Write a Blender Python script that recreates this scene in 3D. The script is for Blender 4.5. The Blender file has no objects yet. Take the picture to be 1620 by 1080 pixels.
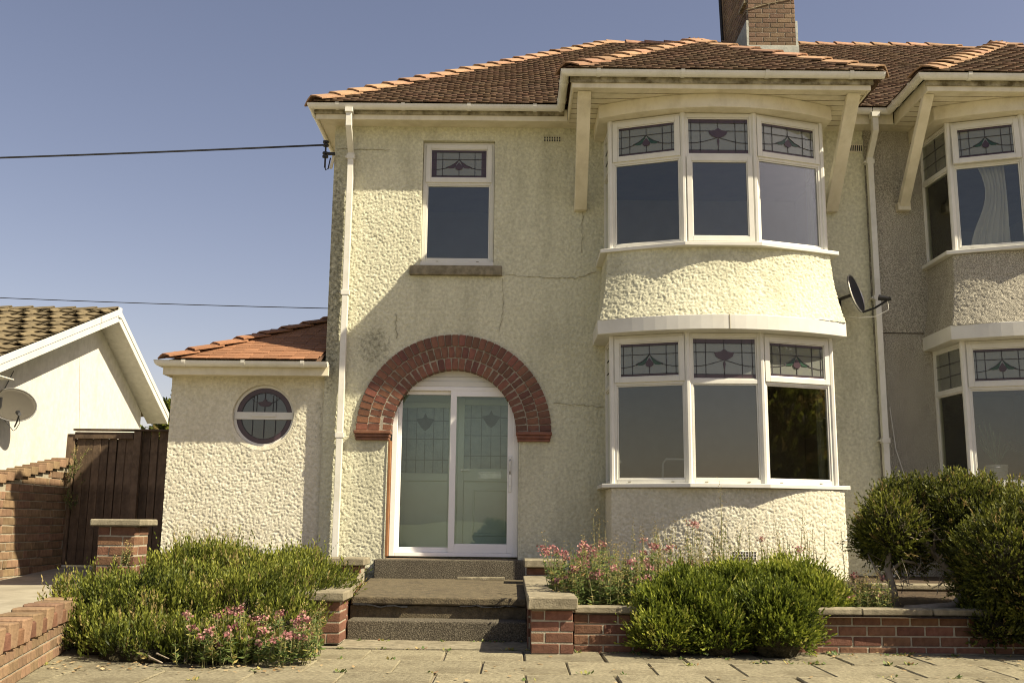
import bpy, bmesh, math, random
import numpy as np
from mathutils import Vector, Matrix
R = math.radians
rnd = random.Random(7)
SC = bpy.context.scene
COL = SC.collection

# ------------------------------------------------------------------ camera, sky, sun, exposure
cd = bpy.data.cameras.new('camera'); cam = bpy.data.objects.new('camera', cd); COL.objects.link(cam)
cd.sensor_width = 36; cd.lens = 35.2; cd.clip_end = 2000; cd.clip_start = .05
cam.location = (0, -12.1, 1.0); cam.rotation_euler = (R(100.2), R(-.57), 0)
SC.camera = cam
SUN = Vector((2.3, -1, 2.6)).normalized()
world = bpy.data.worlds.new('World'); SC.world = world; world.use_nodes = True
wn = world.node_tree.nodes; wl = world.node_tree.links
bg = wn['Background']; bg.inputs[1].default_value = .064
sky = wn.new('ShaderNodeTexSky'); sky.sky_type = 'NISHITA'; sky.sun_disc = False
sky.sun_elevation = math.asin(SUN.z); sky.sun_rotation = math.atan2(SUN.x, SUN.y)
sky.air_density = 1.0; sky.dust_density = 1.0; sky.ozone_density = 1.0; sky.altitude = 0
hs = wn.new('ShaderNodeHueSaturation'); hs.inputs['Saturation'].default_value = .98
tint = wn.new('ShaderNodeMix'); tint.data_type = 'RGBA'; tint.blend_type = 'MULTIPLY'; tint.inputs[0].default_value = 1
tint.inputs[7].default_value = (1.26, .98, .90, 1)
wl.new(sky.outputs[0], hs.inputs['Color']); wl.new(hs.outputs[0], tint.inputs[6]); wl.new(tint.outputs[2], bg.inputs[0])
sd = bpy.data.lights.new('sun', 'SUN'); sun = bpy.data.objects.new('sun', sd); COL.objects.link(sun)
sd.energy = 5.0; sd.angle = R(.53); sd.color = (1, .885, .67)
sun.rotation_euler = SUN.to_track_quat('Z', 'Y').to_euler(); sun.location = (20, -20, 30)
SC.view_settings.view_transform = 'Standard'; SC.view_settings.look = 'None'
SC.view_settings.exposure = .99; SC.view_settings.gamma = 1; SC.view_settings.use_curve_mapping = False
SC.render.engine = 'CYCLES'
SC.cycles.max_bounces = 8; SC.cycles.filter_width = 1.05; SC.cycles.transparent_max_bounces = 16

# ------------------------------------------------------------------ helpers
ORG = {}
def link(o, parent=None):
    COL.objects.link(o)
    if parent is not None:
        o.parent = parent
        ORG[o] = ORG[parent]
    else:
        ORG.setdefault(o, Vector((0, 0, 0)))
    return o
def tag(o, label=None, cat=None, group=None, kind=None):
    if label: o['label'] = label
    if cat: o['category'] = cat
    if group: o['group'] = group
    if kind: o['kind'] = kind
    return o
def thing(name, label, cat, loc, group=None):
    o = bpy.data.objects.new(name, None); o.empty_display_size = .2
    o.location = loc; ORG[o] = Vector(loc); COL.objects.link(o)
    return tag(o, label, cat, group)

SPLIT = {'soffit', 'fascia', 'corner_post', 'pipe_clip', 'grimy_fascia_top', 'floor', 'room_wall', 'annex_room_wall', 'annex_fascia', 'annex_soffit', 'fence_post', 'door_reveal', 'arch_infill', 'drain_cap', 'window_reveal', 'porch_wall', 'tread', 'step_crack', 'gutter_bracket', 'bargeboard', 'lead_flashing', 'side_wall', 'annex_side_wall', 'aerial_strap', 'aerial_pole', 'insulator', 'soffit_joint', 'screw_cap', 'wall', 'kerb'}
class MB:
    def __init__(s): s.v = []; s.f = []; s.m = []
    def add(s, vs, fs, mi=0):
        b = len(s.v); s.v += [tuple(v) for v in vs]
        s.f += [tuple(b + i for i in f) for f in fs]; s.m += [mi] * len(fs)
    def hexa(s, p, mi=0):   # 8 points: bottom 4 ccw, top 4 ccw
        s.add(p, [(3, 2, 1, 0), (4, 5, 6, 7), (0, 1, 5, 4), (1, 2, 6, 5), (2, 3, 7, 6), (3, 0, 4, 7)], mi)
    def box(s, x0, x1, y0, y1, z0, z1, mi=0):
        s.hexa([(x0, y0, z0), (x1, y0, z0), (x1, y1, z0), (x0, y1, z0), (x0, y0, z1), (x1, y0, z1), (x1, y1, z1), (x0, y1, z1)], mi)
    def prism(s, pts, z0, z1, mi=0):    # plan polygon ccw, extruded vertically
        n = len(pts)
        s.add([(x, y, z0) for x, y in pts] + [(x, y, z1) for x, y in pts],
              [tuple(range(n - 1, -1, -1)), tuple(range(n, 2 * n))] + [(i, (i + 1) % n, n + (i + 1) % n, n + i) for i in range(n)], mi)
    def extr(s, pts, d, mi=0):          # 3d polygon extruded along d
        n = len(pts); d = Vector(d); p = [Vector(q) for q in pts]
        s.add(p + [q + d for q in p], [tuple(range(n - 1, -1, -1)), tuple(range(n, 2 * n))] + [(i, (i + 1) % n, n + (i + 1) % n, n + i) for i in range(n)], mi)
    def tube(s, pts, r, n=6, mi=0, cap=True):
        pts = [Vector(p) for p in pts]; k = len(pts)
        rr = r if isinstance(r, (list, tuple)) else [r] * k
        b = len(s.v); prev = None
        for i, p in enumerate(pts):
            t = (pts[min(i + 1, k - 1)] - pts[max(i - 1, 0)]).normalized()
            if prev is None:
                a = Vector((0, 0, 1)) if abs(t.z) < .9 else Vector((1, 0, 0))
                u = t.cross(a).normalized()
            else:
                u = (prev - t * prev.dot(t)).normalized()
            prev = u; w = t.cross(u)
            for j in range(n):
                a = 2 * math.pi * j / n
                s.v.append(tuple(p + (u * math.cos(a) + w * math.sin(a)) * rr[i]))
        for i in range(k - 1):
            for j in range(n):
                s.f.append((b + i * n + j, b + i * n + (j + 1) % n, b + (i + 1) * n + (j + 1) % n, b + (i + 1) * n + j)); s.m.append(mi)
        if cap:
            s.f.append(tuple(b + j for j in range(n - 1, -1, -1))); s.m.append(mi)
            s.f.append(tuple(b + (k - 1) * n + j for j in range(n))); s.m.append(mi)
    def build(s, name, mats, parent=None, smooth=False, kind=None, bevel=0, label=None):
        if name in SPLIT:
            par = list(range(len(s.v)))
            def fd(i):
                while par[i] != i: par[i] = par[par[i]]; i = par[i]
                return i
            for f in s.f:
                for i in f[1:]: par[fd(i)] = fd(f[0])
            groups = {}
            for f, mi in zip(s.f, s.m): groups.setdefault(fd(f[0]), []).append((f, mi))
            if len(groups) > 1:
                out = None
                for g in groups.values():
                    q = MB(); ids = sorted({i for f, _ in g for i in f}); mp = {i: k for k, i in enumerate(ids)}
                    q.v = [s.v[i] for i in ids]; q.f = [tuple(mp[i] for i in f) for f, _ in g]; q.m = [mi for _, mi in g]
                    out = q._build(name, mats, parent, smooth, kind, bevel, label)
                return out
        return s._build(name, mats, parent, smooth, kind, bevel, label)
    def _build(s, name, mats, parent=None, smooth=False, kind=None, bevel=0, label=None):
        off = ORG[parent] if parent is not None else Vector((0, 0, 0))
        me = bpy.data.meshes.new(name)
        me.from_pydata([(v[0] - off.x, v[1] - off.y, v[2] - off.z) for v in s.v], [], s.f)
        if not isinstance(mats, (list, tuple)): mats = [mats]
        for m in mats: me.materials.append(m)
        me.polygons.foreach_set('material_index', s.m)
        if smooth: me.polygons.foreach_set('use_smooth', [True] * len(s.f))
        bm = bmesh.new(); bm.from_mesh(me); bmesh.ops.recalc_face_normals(bm, faces=bm.faces); bm.to_mesh(me); bm.free()
        o = bpy.data.objects.new(name, me); link(o, parent)
        if bevel:
            mod = o.modifiers.new('bevel', 'BEVEL'); mod.width = bevel; mod.segments = 2; mod.limit_method = 'ANGLE'
        return tag(o, label, None, None, kind)

def np_mesh(name, V, F, mats, parent=None, tone=None, smooth=False, kind=None, mi=None):
    off = np.array(ORG[parent]) if parent is not None else np.zeros(3)
    V = np.asarray(V, dtype=np.float32) - off.astype(np.float32); F = np.asarray(F, dtype=np.int32)
    me = bpy.data.meshes.new(name); k = F.shape[1]
    me.vertices.add(len(V)); me.vertices.foreach_set('co', V.ravel())
    me.loops.add(F.size); me.loops.foreach_set('vertex_index', F.ravel())
    me.polygons.add(len(F)); me.polygons.foreach_set('loop_start', np.arange(0, F.size, k, dtype=np.int32))
    try: me.polygons.foreach_set('loop_total', np.full(len(F), k, dtype=np.int32))
    except Exception: pass
    if not isinstance(mats, (list, tuple)): mats = [mats]
    for m in mats: me.materials.append(m)
    if mi is not None: me.polygons.foreach_set('material_index', np.asarray(mi, dtype=np.int32))
    if smooth: me.polygons.foreach_set('use_smooth', np.ones(len(F), dtype=bool))
    if tone is not None:
        a = me.attributes.new('tone', 'FLOAT', 'POINT'); a.data.foreach_set('value', np.asarray(tone, dtype=np.float32))
    me.update(calc_edges=True); me.validate()
    o = bpy.data.objects.new(name, me); link(o, parent)
    return tag(o, None, None, None, kind)

def piece(name, me, parent, loc, rot=None, mat4=None):
    o = bpy.data.objects.new(name, me); link(o, parent)
    l = Vector(loc) - ORG[parent]
    if mat4 is not None:
        m = mat4.to_4x4(); m.translation = l; o.matrix_local = m
        o.location = l; o.rotation_euler = mat4.to_3x3().to_euler()
    else:
        o.location = l
        if rot: o.rotation_euler = rot
    return o

_tab = np.random.RandomState(3).rand(8, 256, 256)
def vnoise(x, y, seed=0):
    t = _tab[seed % 8]
    xi = np.floor(x).astype(int); yi = np.floor(y).astype(int)
    fx = x - xi; fy = y - yi; fx = fx * fx * (3 - 2 * fx); fy = fy * fy * (3 - 2 * fy)
    a = t[xi % 256, yi % 256]; b = t[(xi + 1) % 256, yi % 256]; c = t[xi % 256, (yi + 1) % 256]; d = t[(xi + 1) % 256, (yi + 1) % 256]
    return (a * (1 - fx) + b * fx) * (1 - fy) + (c * (1 - fx) + d * fx) * fy

# ------------------------------------------------------------------ materials
def mat(name, c1, c2=None, scale=8, rough=.8, bump=0, bscale=60, rand=None, ramt=.2, spec=.3, dirt=None, dscale=1.5, damt=.5,
        dstretch=(1, 1, 1), metal=0, lo=.35, hi=.65, bdist=.01, coat=0, hue=0):
    m = bpy.data.materials.new(name); m.use_nodes = True; nt = m.node_tree; N = nt.nodes; L = nt.links
    p = N['Principled BSDF']; p.inputs['Roughness'].default_value = rough; p.inputs['Metallic'].default_value = metal
    p.inputs['Specular IOR Level'].default_value = spec
    tc = N.new('ShaderNodeTexCoord')
    out = None
    if c2 is None: c2 = tuple(min(1, c * 1.12) for c in c1)
    nz = N.new('ShaderNodeTexNoise'); nz.inputs['Scale'].default_value = scale; nz.inputs['Detail'].default_value = 6; nz.inputs['Roughness'].default_value = .6
    L.new(tc.outputs['Object'], nz.inputs['Vector'])
    cr = N.new('ShaderNodeValToRGB'); cr.color_ramp.elements[0].position = lo; cr.color_ramp.elements[1].position = hi
    cr.color_ramp.elements[0].color = (*c1, 1); cr.color_ramp.elements[1].color = (*c2, 1)
    L.new(nz.outputs['Fac'], cr.inputs['Fac']); out = cr.outputs['Color']
    if dirt:
        mp = N.new('ShaderNodeMapping'); mp.inputs['Scale'].default_value = dstretch; L.new(tc.outputs['Object'], mp.inputs['Vector'])
        dn = N.new('ShaderNodeTexNoise'); dn.inputs['Scale'].default_value = dscale; dn.inputs['Detail'].default_value = 8; dn.inputs['Roughness'].default_value = .7
        L.new(mp.outputs[0], dn.inputs['Vector'])
        mr = N.new('ShaderNodeMapRange'); mr.inputs[1].default_value = .48; mr.inputs[2].default_value = .72; mr.inputs[4].default_value = damt
        L.new(dn.outputs['Fac'], mr.inputs[0])
        mx = N.new('ShaderNodeMix'); mx.data_type = 'RGBA'; mx.inputs[7].default_value = (*dirt, 1)
        L.new(mr.outputs[0], mx.inputs[0]); L.new(out, mx.inputs[6]); out = mx.outputs[2]
    if rand:
        if rand == 'object': src = N.new('ShaderNodeObjectInfo').outputs['Random']
        elif rand == 'island': src = N.new('ShaderNodeNewGeometry').outputs['Random Per Island']
        h = N.new('ShaderNodeHueSaturation')
        mr = N.new('ShaderNodeMapRange'); mr.inputs[3].default_value = 1 - ramt; mr.inputs[4].default_value = 1 + ramt
        L.new(src, mr.inputs[0]); L.new(mr.outputs[0], h.inputs['Value'])
        if hue:
            mu = N.new('ShaderNodeMath'); mu.operation = 'MULTIPLY'; mu.inputs[1].default_value = 7.31; L.new(src, mu.inputs[0])
            fr = N.new('ShaderNodeMath'); fr.operation = 'FRACT'; L.new(mu.outputs[0], fr.inputs[0])
            m2 = N.new('ShaderNodeMapRange'); m2.inputs[3].default_value = .5 - hue; m2.inputs[4].default_value = .5 + hue
            L.new(fr.outputs[0], m2.inputs[0]); L.new(m2.outputs[0], h.inputs['Hue'])
        L.new(out, h.inputs['Color']); out = h.outputs['Color']
    L.new(out, p.inputs['Base Color'])
    if bump:
        bn = N.new('ShaderNodeTexNoise'); bn.inputs['Scale'].default_value = bscale; bn.inputs['Detail'].default_value = 5
        L.new(tc.outputs['Object'], bn.inputs['Vector'])
        b = N.new('ShaderNodeBump'); b.inputs['Strength'].default_value = bump; b.inputs['Distance'].default_value = bdist
        L.new(bn.outputs['Fac'], b.inputs['Height']); L.new(b.outputs[0], p.inputs['Normal'])
    return m

def leaf_mat(name, stops, trans=.3, rough=.55):
    m = bpy.data.materials.new(name); m.use_nodes = True; nt = m.node_tree; N = nt.nodes; L = nt.links
    p = N['Principled BSDF']; p.inputs['Roughness'].default_value = rough; p.inputs['Specular IOR Level'].default_value = .25
    at = N.new('ShaderNodeAttribute'); at.attribute_name = 'tone'
    cr = N.new('ShaderNodeValToRGB'); e = cr.color_ramp.elements
    while len(e) < len(stops): e.new(.5)
    for i, (q, c) in enumerate(stops): e[i].position = q; e[i].color = (*c, 1)
    L.new(at.outputs['Fac'], cr.inputs['Fac']); L.new(cr.outputs[0], p.inputs['Base Color'])
    t = N.new('ShaderNodeBsdfTranslucent'); L.new(cr.outputs[0], t.inputs['Color'])
    mx = N.new('ShaderNodeMixShader'); mx.inputs[0].default_value = trans
    L.new(p.outputs[0], mx.inputs[1]); L.new(t.outputs[0], mx.inputs[2]); L.new(mx.outputs[0], N['Material Output'].inputs['Surface'])
    return m

def glass_mat(name, tintc=(.85, .9, .88), boost=2.6, frost=0, haze=0):
    m = bpy.data.materials.new(name); m.use_nodes = True; nt = m.node_tree; N = nt.nodes; L = nt.links
    N.remove(N['Principled BSDF'])
    tr = N.new('ShaderNodeBsdfTransparent'); tr.inputs[0].default_value = (*tintc, 1)
    gl = N.new('ShaderNodeBsdfGlossy'); gl.inputs['Roughness'].default_value = frost; gl.inputs[0].default_value = (.92, .94, .88, 1)
    fr = N.new('ShaderNodeFresnel'); fr.inputs[0].default_value = 1.5
    mu = N.new('ShaderNodeMath'); mu.operation = 'MULTIPLY'; mu.inputs[1].default_value = boost; mu.use_clamp = True
    L.new(fr.outputs[0], mu.inputs[0])
    if haze:
        df = N.new('ShaderNodeBsdfDiffuse'); df.inputs[0].default_value = (.50, .52, .46, 1); hz = N.new('ShaderNodeMixShader'); hz.inputs[0].default_value = haze
        L.new(tr.outputs[0], hz.inputs[1]); L.new(df.outputs[0], hz.inputs[2]); tr = hz
    tcn = N.new('ShaderNodeTexCoord'); nn = N.new('ShaderNodeTexNoise'); nn.inputs['Scale'].default_value = 1.6; nn.inputs['Detail'].default_value = 0
    L.new(tcn.outputs['Object'], nn.inputs['Vector'])
    bp = N.new('ShaderNodeBump'); bp.inputs['Strength'].default_value = .03; bp.inputs['Distance'].default_value = .05
    L.new(nn.outputs['Fac'], bp.inputs['Height']); L.new(bp.outputs[0], gl.inputs['Normal'])
    mx = N.new('ShaderNodeMixShader'); L.new(mu.outputs[0], mx.inputs[0]); L.new(tr.outputs[0], mx.inputs[1]); L.new(gl.outputs[0], mx.inputs[2])
    L.new(mx.outputs[0], N['Material Output'].inputs['Surface'])
    return m

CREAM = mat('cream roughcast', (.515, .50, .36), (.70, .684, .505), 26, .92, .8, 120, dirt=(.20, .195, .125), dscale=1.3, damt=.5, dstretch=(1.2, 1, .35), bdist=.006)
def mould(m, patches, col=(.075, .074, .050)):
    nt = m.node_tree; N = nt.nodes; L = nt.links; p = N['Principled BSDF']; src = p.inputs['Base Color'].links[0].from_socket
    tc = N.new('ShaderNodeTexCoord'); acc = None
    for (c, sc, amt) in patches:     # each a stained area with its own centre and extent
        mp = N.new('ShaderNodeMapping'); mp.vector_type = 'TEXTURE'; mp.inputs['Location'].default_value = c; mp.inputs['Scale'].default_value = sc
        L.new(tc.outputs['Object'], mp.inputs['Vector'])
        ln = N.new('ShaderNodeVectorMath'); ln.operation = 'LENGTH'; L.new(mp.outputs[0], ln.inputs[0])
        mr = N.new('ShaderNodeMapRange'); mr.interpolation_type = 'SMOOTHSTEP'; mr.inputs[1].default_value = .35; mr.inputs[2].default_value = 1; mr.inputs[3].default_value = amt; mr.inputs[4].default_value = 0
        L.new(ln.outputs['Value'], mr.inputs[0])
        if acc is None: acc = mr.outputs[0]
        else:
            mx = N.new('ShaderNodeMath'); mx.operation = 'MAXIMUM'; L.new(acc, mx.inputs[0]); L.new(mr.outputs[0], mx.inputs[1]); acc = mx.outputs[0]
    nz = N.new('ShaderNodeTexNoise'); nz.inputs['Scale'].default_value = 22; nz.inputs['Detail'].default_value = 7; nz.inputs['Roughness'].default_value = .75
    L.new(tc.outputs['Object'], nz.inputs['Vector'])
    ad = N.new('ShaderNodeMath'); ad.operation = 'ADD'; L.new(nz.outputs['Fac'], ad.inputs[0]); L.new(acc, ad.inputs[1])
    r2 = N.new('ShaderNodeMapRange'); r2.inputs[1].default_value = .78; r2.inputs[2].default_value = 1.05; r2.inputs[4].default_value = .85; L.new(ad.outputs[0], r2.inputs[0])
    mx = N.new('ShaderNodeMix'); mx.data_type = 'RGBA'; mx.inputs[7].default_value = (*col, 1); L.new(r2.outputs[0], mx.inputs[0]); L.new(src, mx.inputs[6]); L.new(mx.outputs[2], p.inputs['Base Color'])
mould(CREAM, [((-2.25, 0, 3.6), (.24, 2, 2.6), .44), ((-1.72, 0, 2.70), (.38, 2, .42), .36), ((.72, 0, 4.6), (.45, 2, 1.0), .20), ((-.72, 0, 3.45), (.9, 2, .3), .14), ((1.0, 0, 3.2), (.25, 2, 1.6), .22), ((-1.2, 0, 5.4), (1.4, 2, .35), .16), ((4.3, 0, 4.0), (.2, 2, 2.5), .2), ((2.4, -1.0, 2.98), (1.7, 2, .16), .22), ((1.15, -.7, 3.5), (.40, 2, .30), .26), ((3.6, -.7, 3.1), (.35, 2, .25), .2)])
PALE = mat('pale roughcast', (.56, .53, .40), (.73, .695, .55), 26, .92, .8, 120, dirt=(.40, .36, .24), dscale=1.6, damt=.3, dstretch=(1.2, 1, .5), bdist=.006)
mould(PALE, [((-2.4, 0, 1.7), (.25, 2, .7), .26), ((-4.0, 0, 2.1), (.35, 2, .3), .2), ((-3.2, 0, .2), (1.6, 2, .35), .2), ((1.2, 0, .5), (.3, 2, .7), .2)])
PEBBLE = mat('grey pebbledash', (.20, .185, .145), (.62, .58, .46), 95, .9, .9, 110, dirt=(.12, .11, .085), dscale=1.2, damt=.45, dstretch=(1, 1, .4), bdist=.012, lo=.4, hi=.62)
WHITEWALL = mat('white painted render', (.56, .54, .465), (.66, .64, .56), 9, .9, .45, 50, bdist=.008, dirt=(.36, .34, .27), dscale=1.1, damt=.4, dstretch=(1, 1, .3))
UPVC = mat('white plastic', (.62, .61, .545), (.69, .68, .61), 4, .38, spec=.45, dirt=(.55, .50, .36), dscale=2.5, damt=.22)
DOORW = mat('bright white plastic', (.80, .79, .76), (.84, .83, .80), 4, .35, spec=.45)
TRIM = mat('cream painted trim', (.66, .61, .45), (.73, .68, .53), 5, .5, dirt=(.30, .25, .14), dscale=3, damt=.4, dstretch=(1, 1, .6))
GUTTER = mat('white gutter', (.68, .665, .58), (.73, .715, .63), 3, .35, spec=.45, dirt=(.40, .38, .26), dscale=4, damt=.4)
GRIME = mat('mossy underside', (.10, .08, .04), (.40, .36, .24), 9, .9, .3, 40)
TILE = mat('brown clay roof tile', (.075, .048, .030), (.135, .080, .048), 14, .85, .4, 60, rand='island', ramt=.11, dirt=(.045, .036, .022), dscale=2.2, damt=.6, hue=.012)
TILEOR = mat('orange roof tile', (.21, .10, .05), (.30, .15, .078), 12, .85, .4, 70, rand='object', ramt=.2, dirt=(.15, .08, .045), dscale=5, damt=.5)
RIDGE = mat('orange ridge tile', (.26, .150, .085), (.365, .225, .135), 12, .9, .5, 50, rand='object', ramt=.25, dirt=(.16, .12, .07), dscale=6, damt=.6, hue=.01)
BTILE = mat('olive concrete tile', (.11, .087, .048), (.18, .142, .078), 10, .95, .5, 60, rand='object', ramt=.2, dirt=(.07, .055, .03), dscale=6, damt=.5)
BRICK = mat('red brown brick', (.115, .056, .033), (.19, .094, .054), 16, .85, .45, 80, rand='object', ramt=.22, hue=.012, dirt=(.11, .07, .05), dscale=9, damt=.4)
ARCHB = mat('dark red arch brick', (.125, .052, .030), (.20, .082, .045), 14, .55, .25, 60, rand='object', ramt=.3, hue=.012, spec=.4)
ORBRICK = mat('weathered orange brick', (.165, .105, .06), (.26, .17, .10), 10, .9, .6, 50, rand='object', ramt=.22, hue=.012, dirt=(.20, .13, .07), dscale=7, damt=.5)
CHBRICK = mat('chimney brick', (.125, .082, .052), (.20, .132, .082), 10, .9, .5, 60, rand='object', ramt=.22, hue=.01, dirt=(.13, .09, .06), dscale=5, damt=.5)
MORTAR = mat('mortar', (.27, .245, .18), (.36, .325, .245), 30, .95, .5, 90)
DMORTAR = mat('dark mortar', (.20, .17, .12), (.28, .24, .17), 30, .95, .5, 90)
CONC = mat('weathered concrete', (.17, .15, .10), (.29, .255, .175), 14, .95, .5, 90, dirt=(.09, .075, .045), dscale=3, damt=.6)
STEPM = mat('stained step concrete', (.075, .062, .038), (.145, .117, .070), 18, .95, .7, 80, dirt=(.05, .04, .028), dscale=4, damt=.75, bdist=.012)
AGG = mat('exposed aggregate step', (.06, .052, .036), (.20, .175, .125), 85, .95, .8, 100, dirt=(.05, .04, .03), dscale=3, damt=.5, lo=.42, hi=.68, bdist=.012)
SLAB = mat('paving slab', (.135, .118, .074), (.295, .264, .172), 42, .95, .6, 110, rand='object', ramt=.12, dirt=(.10, .082, .048), dscale=2.3, damt=.8, lo=.3, hi=.7)
DRIVE = mat('driveway concrete', (.25, .225, .165), (.33, .30, .225), 4, .95, .4, 60, dirt=(.17, .15, .11), dscale=1.5, damt=.5)
SOIL = mat('dry soil', (.045, .032, .02), (.085, .06, .036), 12, 1, .8, 40, bdist=.03)
ASPH = mat('worn asphalt', (.10, .096, .086), (.15, .143, .125), 30, .95, .6, 120)
FIELD = mat('distant ground', (.28, .26, .17), (.36, .34, .22), .4, 1)
WOOD = mat('dark stained board', (.085, .058, .036), (.16, .11, .068), 7, .85, .4, 40, rand='object', ramt=.3, dirt=(.06, .042, .026), dscale=3, damt=.6, dstretch=(4, 4, .4))
BWOOD = mat('brown timber', (.20, .09, .035), (.28, .13, .05), 8, .7)
LEAD = mat('lead came', (.035, .032, .035), (.06, .055, .06), 20, .6)
PURPLE = mat('purple glass', (.05, .030, .036), (.065, .04, .045), 6, .25, spec=.5)
GREENG = mat('green glass', (.02, .05, .03), (.03, .07, .04), 6, .25, spec=.5)
BLACKP = mat('black plastic', (.018, .018, .02), (.03, .03, .03), 20, .5)
DISHM = mat('dark dish', (.035, .036, .042), (.05, .05, .056), 10, .5)
DISHG = mat('grey perforated dish', (.06, .055, .045), (.095, .087, .07), 80, .95, spec=.05)
DARKR = mat('room plaster', (.60, .53, .43), (.66, .59, .49), 3, .95)
DARKF = mat('room floor', (.30, .22, .15), (.36, .27, .18), 3, .8)
CURT = mat('white curtain', (.82, .81, .78), (.88, .87, .84), 4, .9)
GREYM = mat('brushed metal', (.5, .5, .48), (.6, .6, .58), 20, .35, metal=.8)
LEADF = mat('lead flashing', (.30, .31, .27), (.42, .43, .37), 12, .7, .3, 30)
FROST = mat('obscured glass', (.30, .36, .36), (.40, .46, .45), 10, .2, .25, 50, spec=.6)
PALEDOOR = mat('pale door panel', (.72, .77, .70), (.76, .81, .74), 5, .4, spec=.4)
GLASS = glass_mat('window glass', (.86, .86, .82), 1.85)
DGLASS = glass_mat('door glass', (.90, .95, .92), 1.25)
LGLASS = glass_mat('leaded clear glass', (.62, .64, .58), 1.7, 0, .33)
CRACKM = mat('crack shadowed groove', (.27, .25, .17), (.33, .3, .21), 9, 1)
NEEDLE = leaf_mat('needle foliage', [(0, (.024, .036, .006)), (.35, (.098, .122, .018)), (.65, (.225, .245, .038)), (.9, (.38, .38, .075)), (1, (.30, .21, .11))], .35)
NEEDLE2 = leaf_mat('bright needle foliage', [(0, (.024, .038, .005)), (.35, (.098, .132, .016)), (.65, (.24, .275, .034)), (.9, (.40, .42, .06)), (1, (.42, .40, .11))], .38)
TOPLEAF = leaf_mat('olive needle foliage', [(0, (.022, .029, .006)), (.35, (.088, .102, .016)), (.65, (.205, .215, .034)), (.9, (.34, .32, .065)), (1, (.24, .15, .07))], .38)
VALER = leaf_mat('valerian leaf', [(0, (0.077, 0.129, 0.040)), (.5, (0.167, 0.220, 0.069)), (.75, (0.386, 0.361, 0.103)), (.9, (0.541, 0.426, 0.172)), (1, (0.450, 0.220, 0.115))], .35)
PINK = leaf_mat('pink flower', [(0, (.30, .10, .10)), (.5, (.42, .20, .20)), (1, (.48, .32, .25))], .3)
DRY = leaf_mat('dry seed stem', [(0, (.26, .19, .07)), (1, (.45, .36, .15))], .3)
TWIG = mat('grey twig', (.20, .165, .12), (.32, .27, .20), 14, .95, .4, 50)
CORESHADE = mat('dark shade core', (.022, .020, .010), (.05, .042, .02), 30, 1, 1, 40, bdist=.04)  # near-black colour standing in for the shade inside foliage
LITTER = leaf_mat('dead leaf', [(0, (.20, .12, .05)), (1, (.46, .36, .2))], .1)

# ------------------------------------------------------------------ the ground
MB_ = MB(); MB_.add([(-600, -600, -.16), (600, -600, -.16), (600, 900, -.16), (-600, 900, -.16)], [(0, 1, 2, 3)]); tag(MB_.build('ground', FIELD), kind='structure')
b = MB(); b.box(-60, 60, -14.2, -7.35, -.3, -.12); tag(b.build('road', ASPH), kind='structure')
b = MB()
for i in range(-14, 15): b.box(i * .915 + .005, i * .915 + .91, -7.35, -7.21, -.3, -.004)
tag(b.build('kerb', CONC), kind='structure')
b = MB(); b.box(-60, 60, -17, -14.2, -.3, -.004); tag(b.build('far_pavement', SLAB), kind='structure')

pave = bpy.data.objects.new('pavement', None); COL.objects.link(pave); ORG[pave] = Vector((0, 0, 0)); tag(pave, kind='structure')
b = MB(); b.box(-14, 14, -7.2, -3.0, -.3, -.022); b.build('slab_bed', DMORTAR, pave)
def cham(l, w, h, c=.006, mat_=None, name='piece', jit=0):
    bm = bmesh.new(); bmesh.ops.create_cube(bm, size=1)
    for v in bm.verts:
        v.co = (v.co.x * l + rnd.uniform(-jit, jit), v.co.y * w + rnd.uniform(-jit, jit), v.co.z * h)
    bmesh.ops.bevel(bm, geom=bm.edges[:], offset=c, segments=1, affect='EDGES')
    me = bpy.data.meshes.new(name); bm.to_mesh(me); bm.free()
    if mat_: me.materials.append(mat_)
    return me
slabs = [cham(.588, .608, .06, .008, SLAB, 'paving_slab', .006) for _ in range(6)]
n = 0
for r in range(-6, 1):
    off = .3 if r % 2 else 0
    for c in range(-11, 11):
        x = -1.101 + .6 * c + .3 + off + rnd.uniform(-.004, .004); y = -3.86 + .62 * r - .31 + .0
        if abs(x) > 6.3: continue
        o = piece('paving_slab', slabs[(r * 7 + c * 3) % 6], pave, (x, y, -.032 + rnd.uniform(-.003, .004)), (rnd.uniform(-.004, .004), rnd.uniform(-.004, .004), rnd.uniform(-.006, .006)))
b = MB()   # plain strip at the foot of the steps and walls
b.box(-1.9, 6.6, -3.85, -3.05, -.2, .004); tag(b.build('path_strip', CONC), kind='structure')

b = MB()   # driveway ramp on the left
b.add([(-6.75, -7.0, -.02), (-3.3, -7.0, -.02), (-3.55, -3.9, .006), (-6.75, -3.9, .006), (-3.55, 1, .19), (-6.75, 1, .17), (-3.55, 8, .5), (-6.75, 8, .5)],
      [(0, 1, 2, 3), (3, 2, 4, 5), (5, 4, 6, 7)]); tag(b.build('driveway', DRIVE), kind='structure')
def soil(name, pts):
    b = MB(); b.add(pts, [(0, 1, 2, 3)]); o = b.build(name, SOIL); tag(o, kind='structure'); return o
soil('garden_soil', [(-3.5, -3.7, .22), (-1.6, -3.75, .3), (-1.7, .1, .45), (-4.0, .1, .45)])
soil('garden_soil', [(.25, -3.9, .28), (7, -3.9, .28), (7, .1, .42), (.25, .1, .42)])

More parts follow.
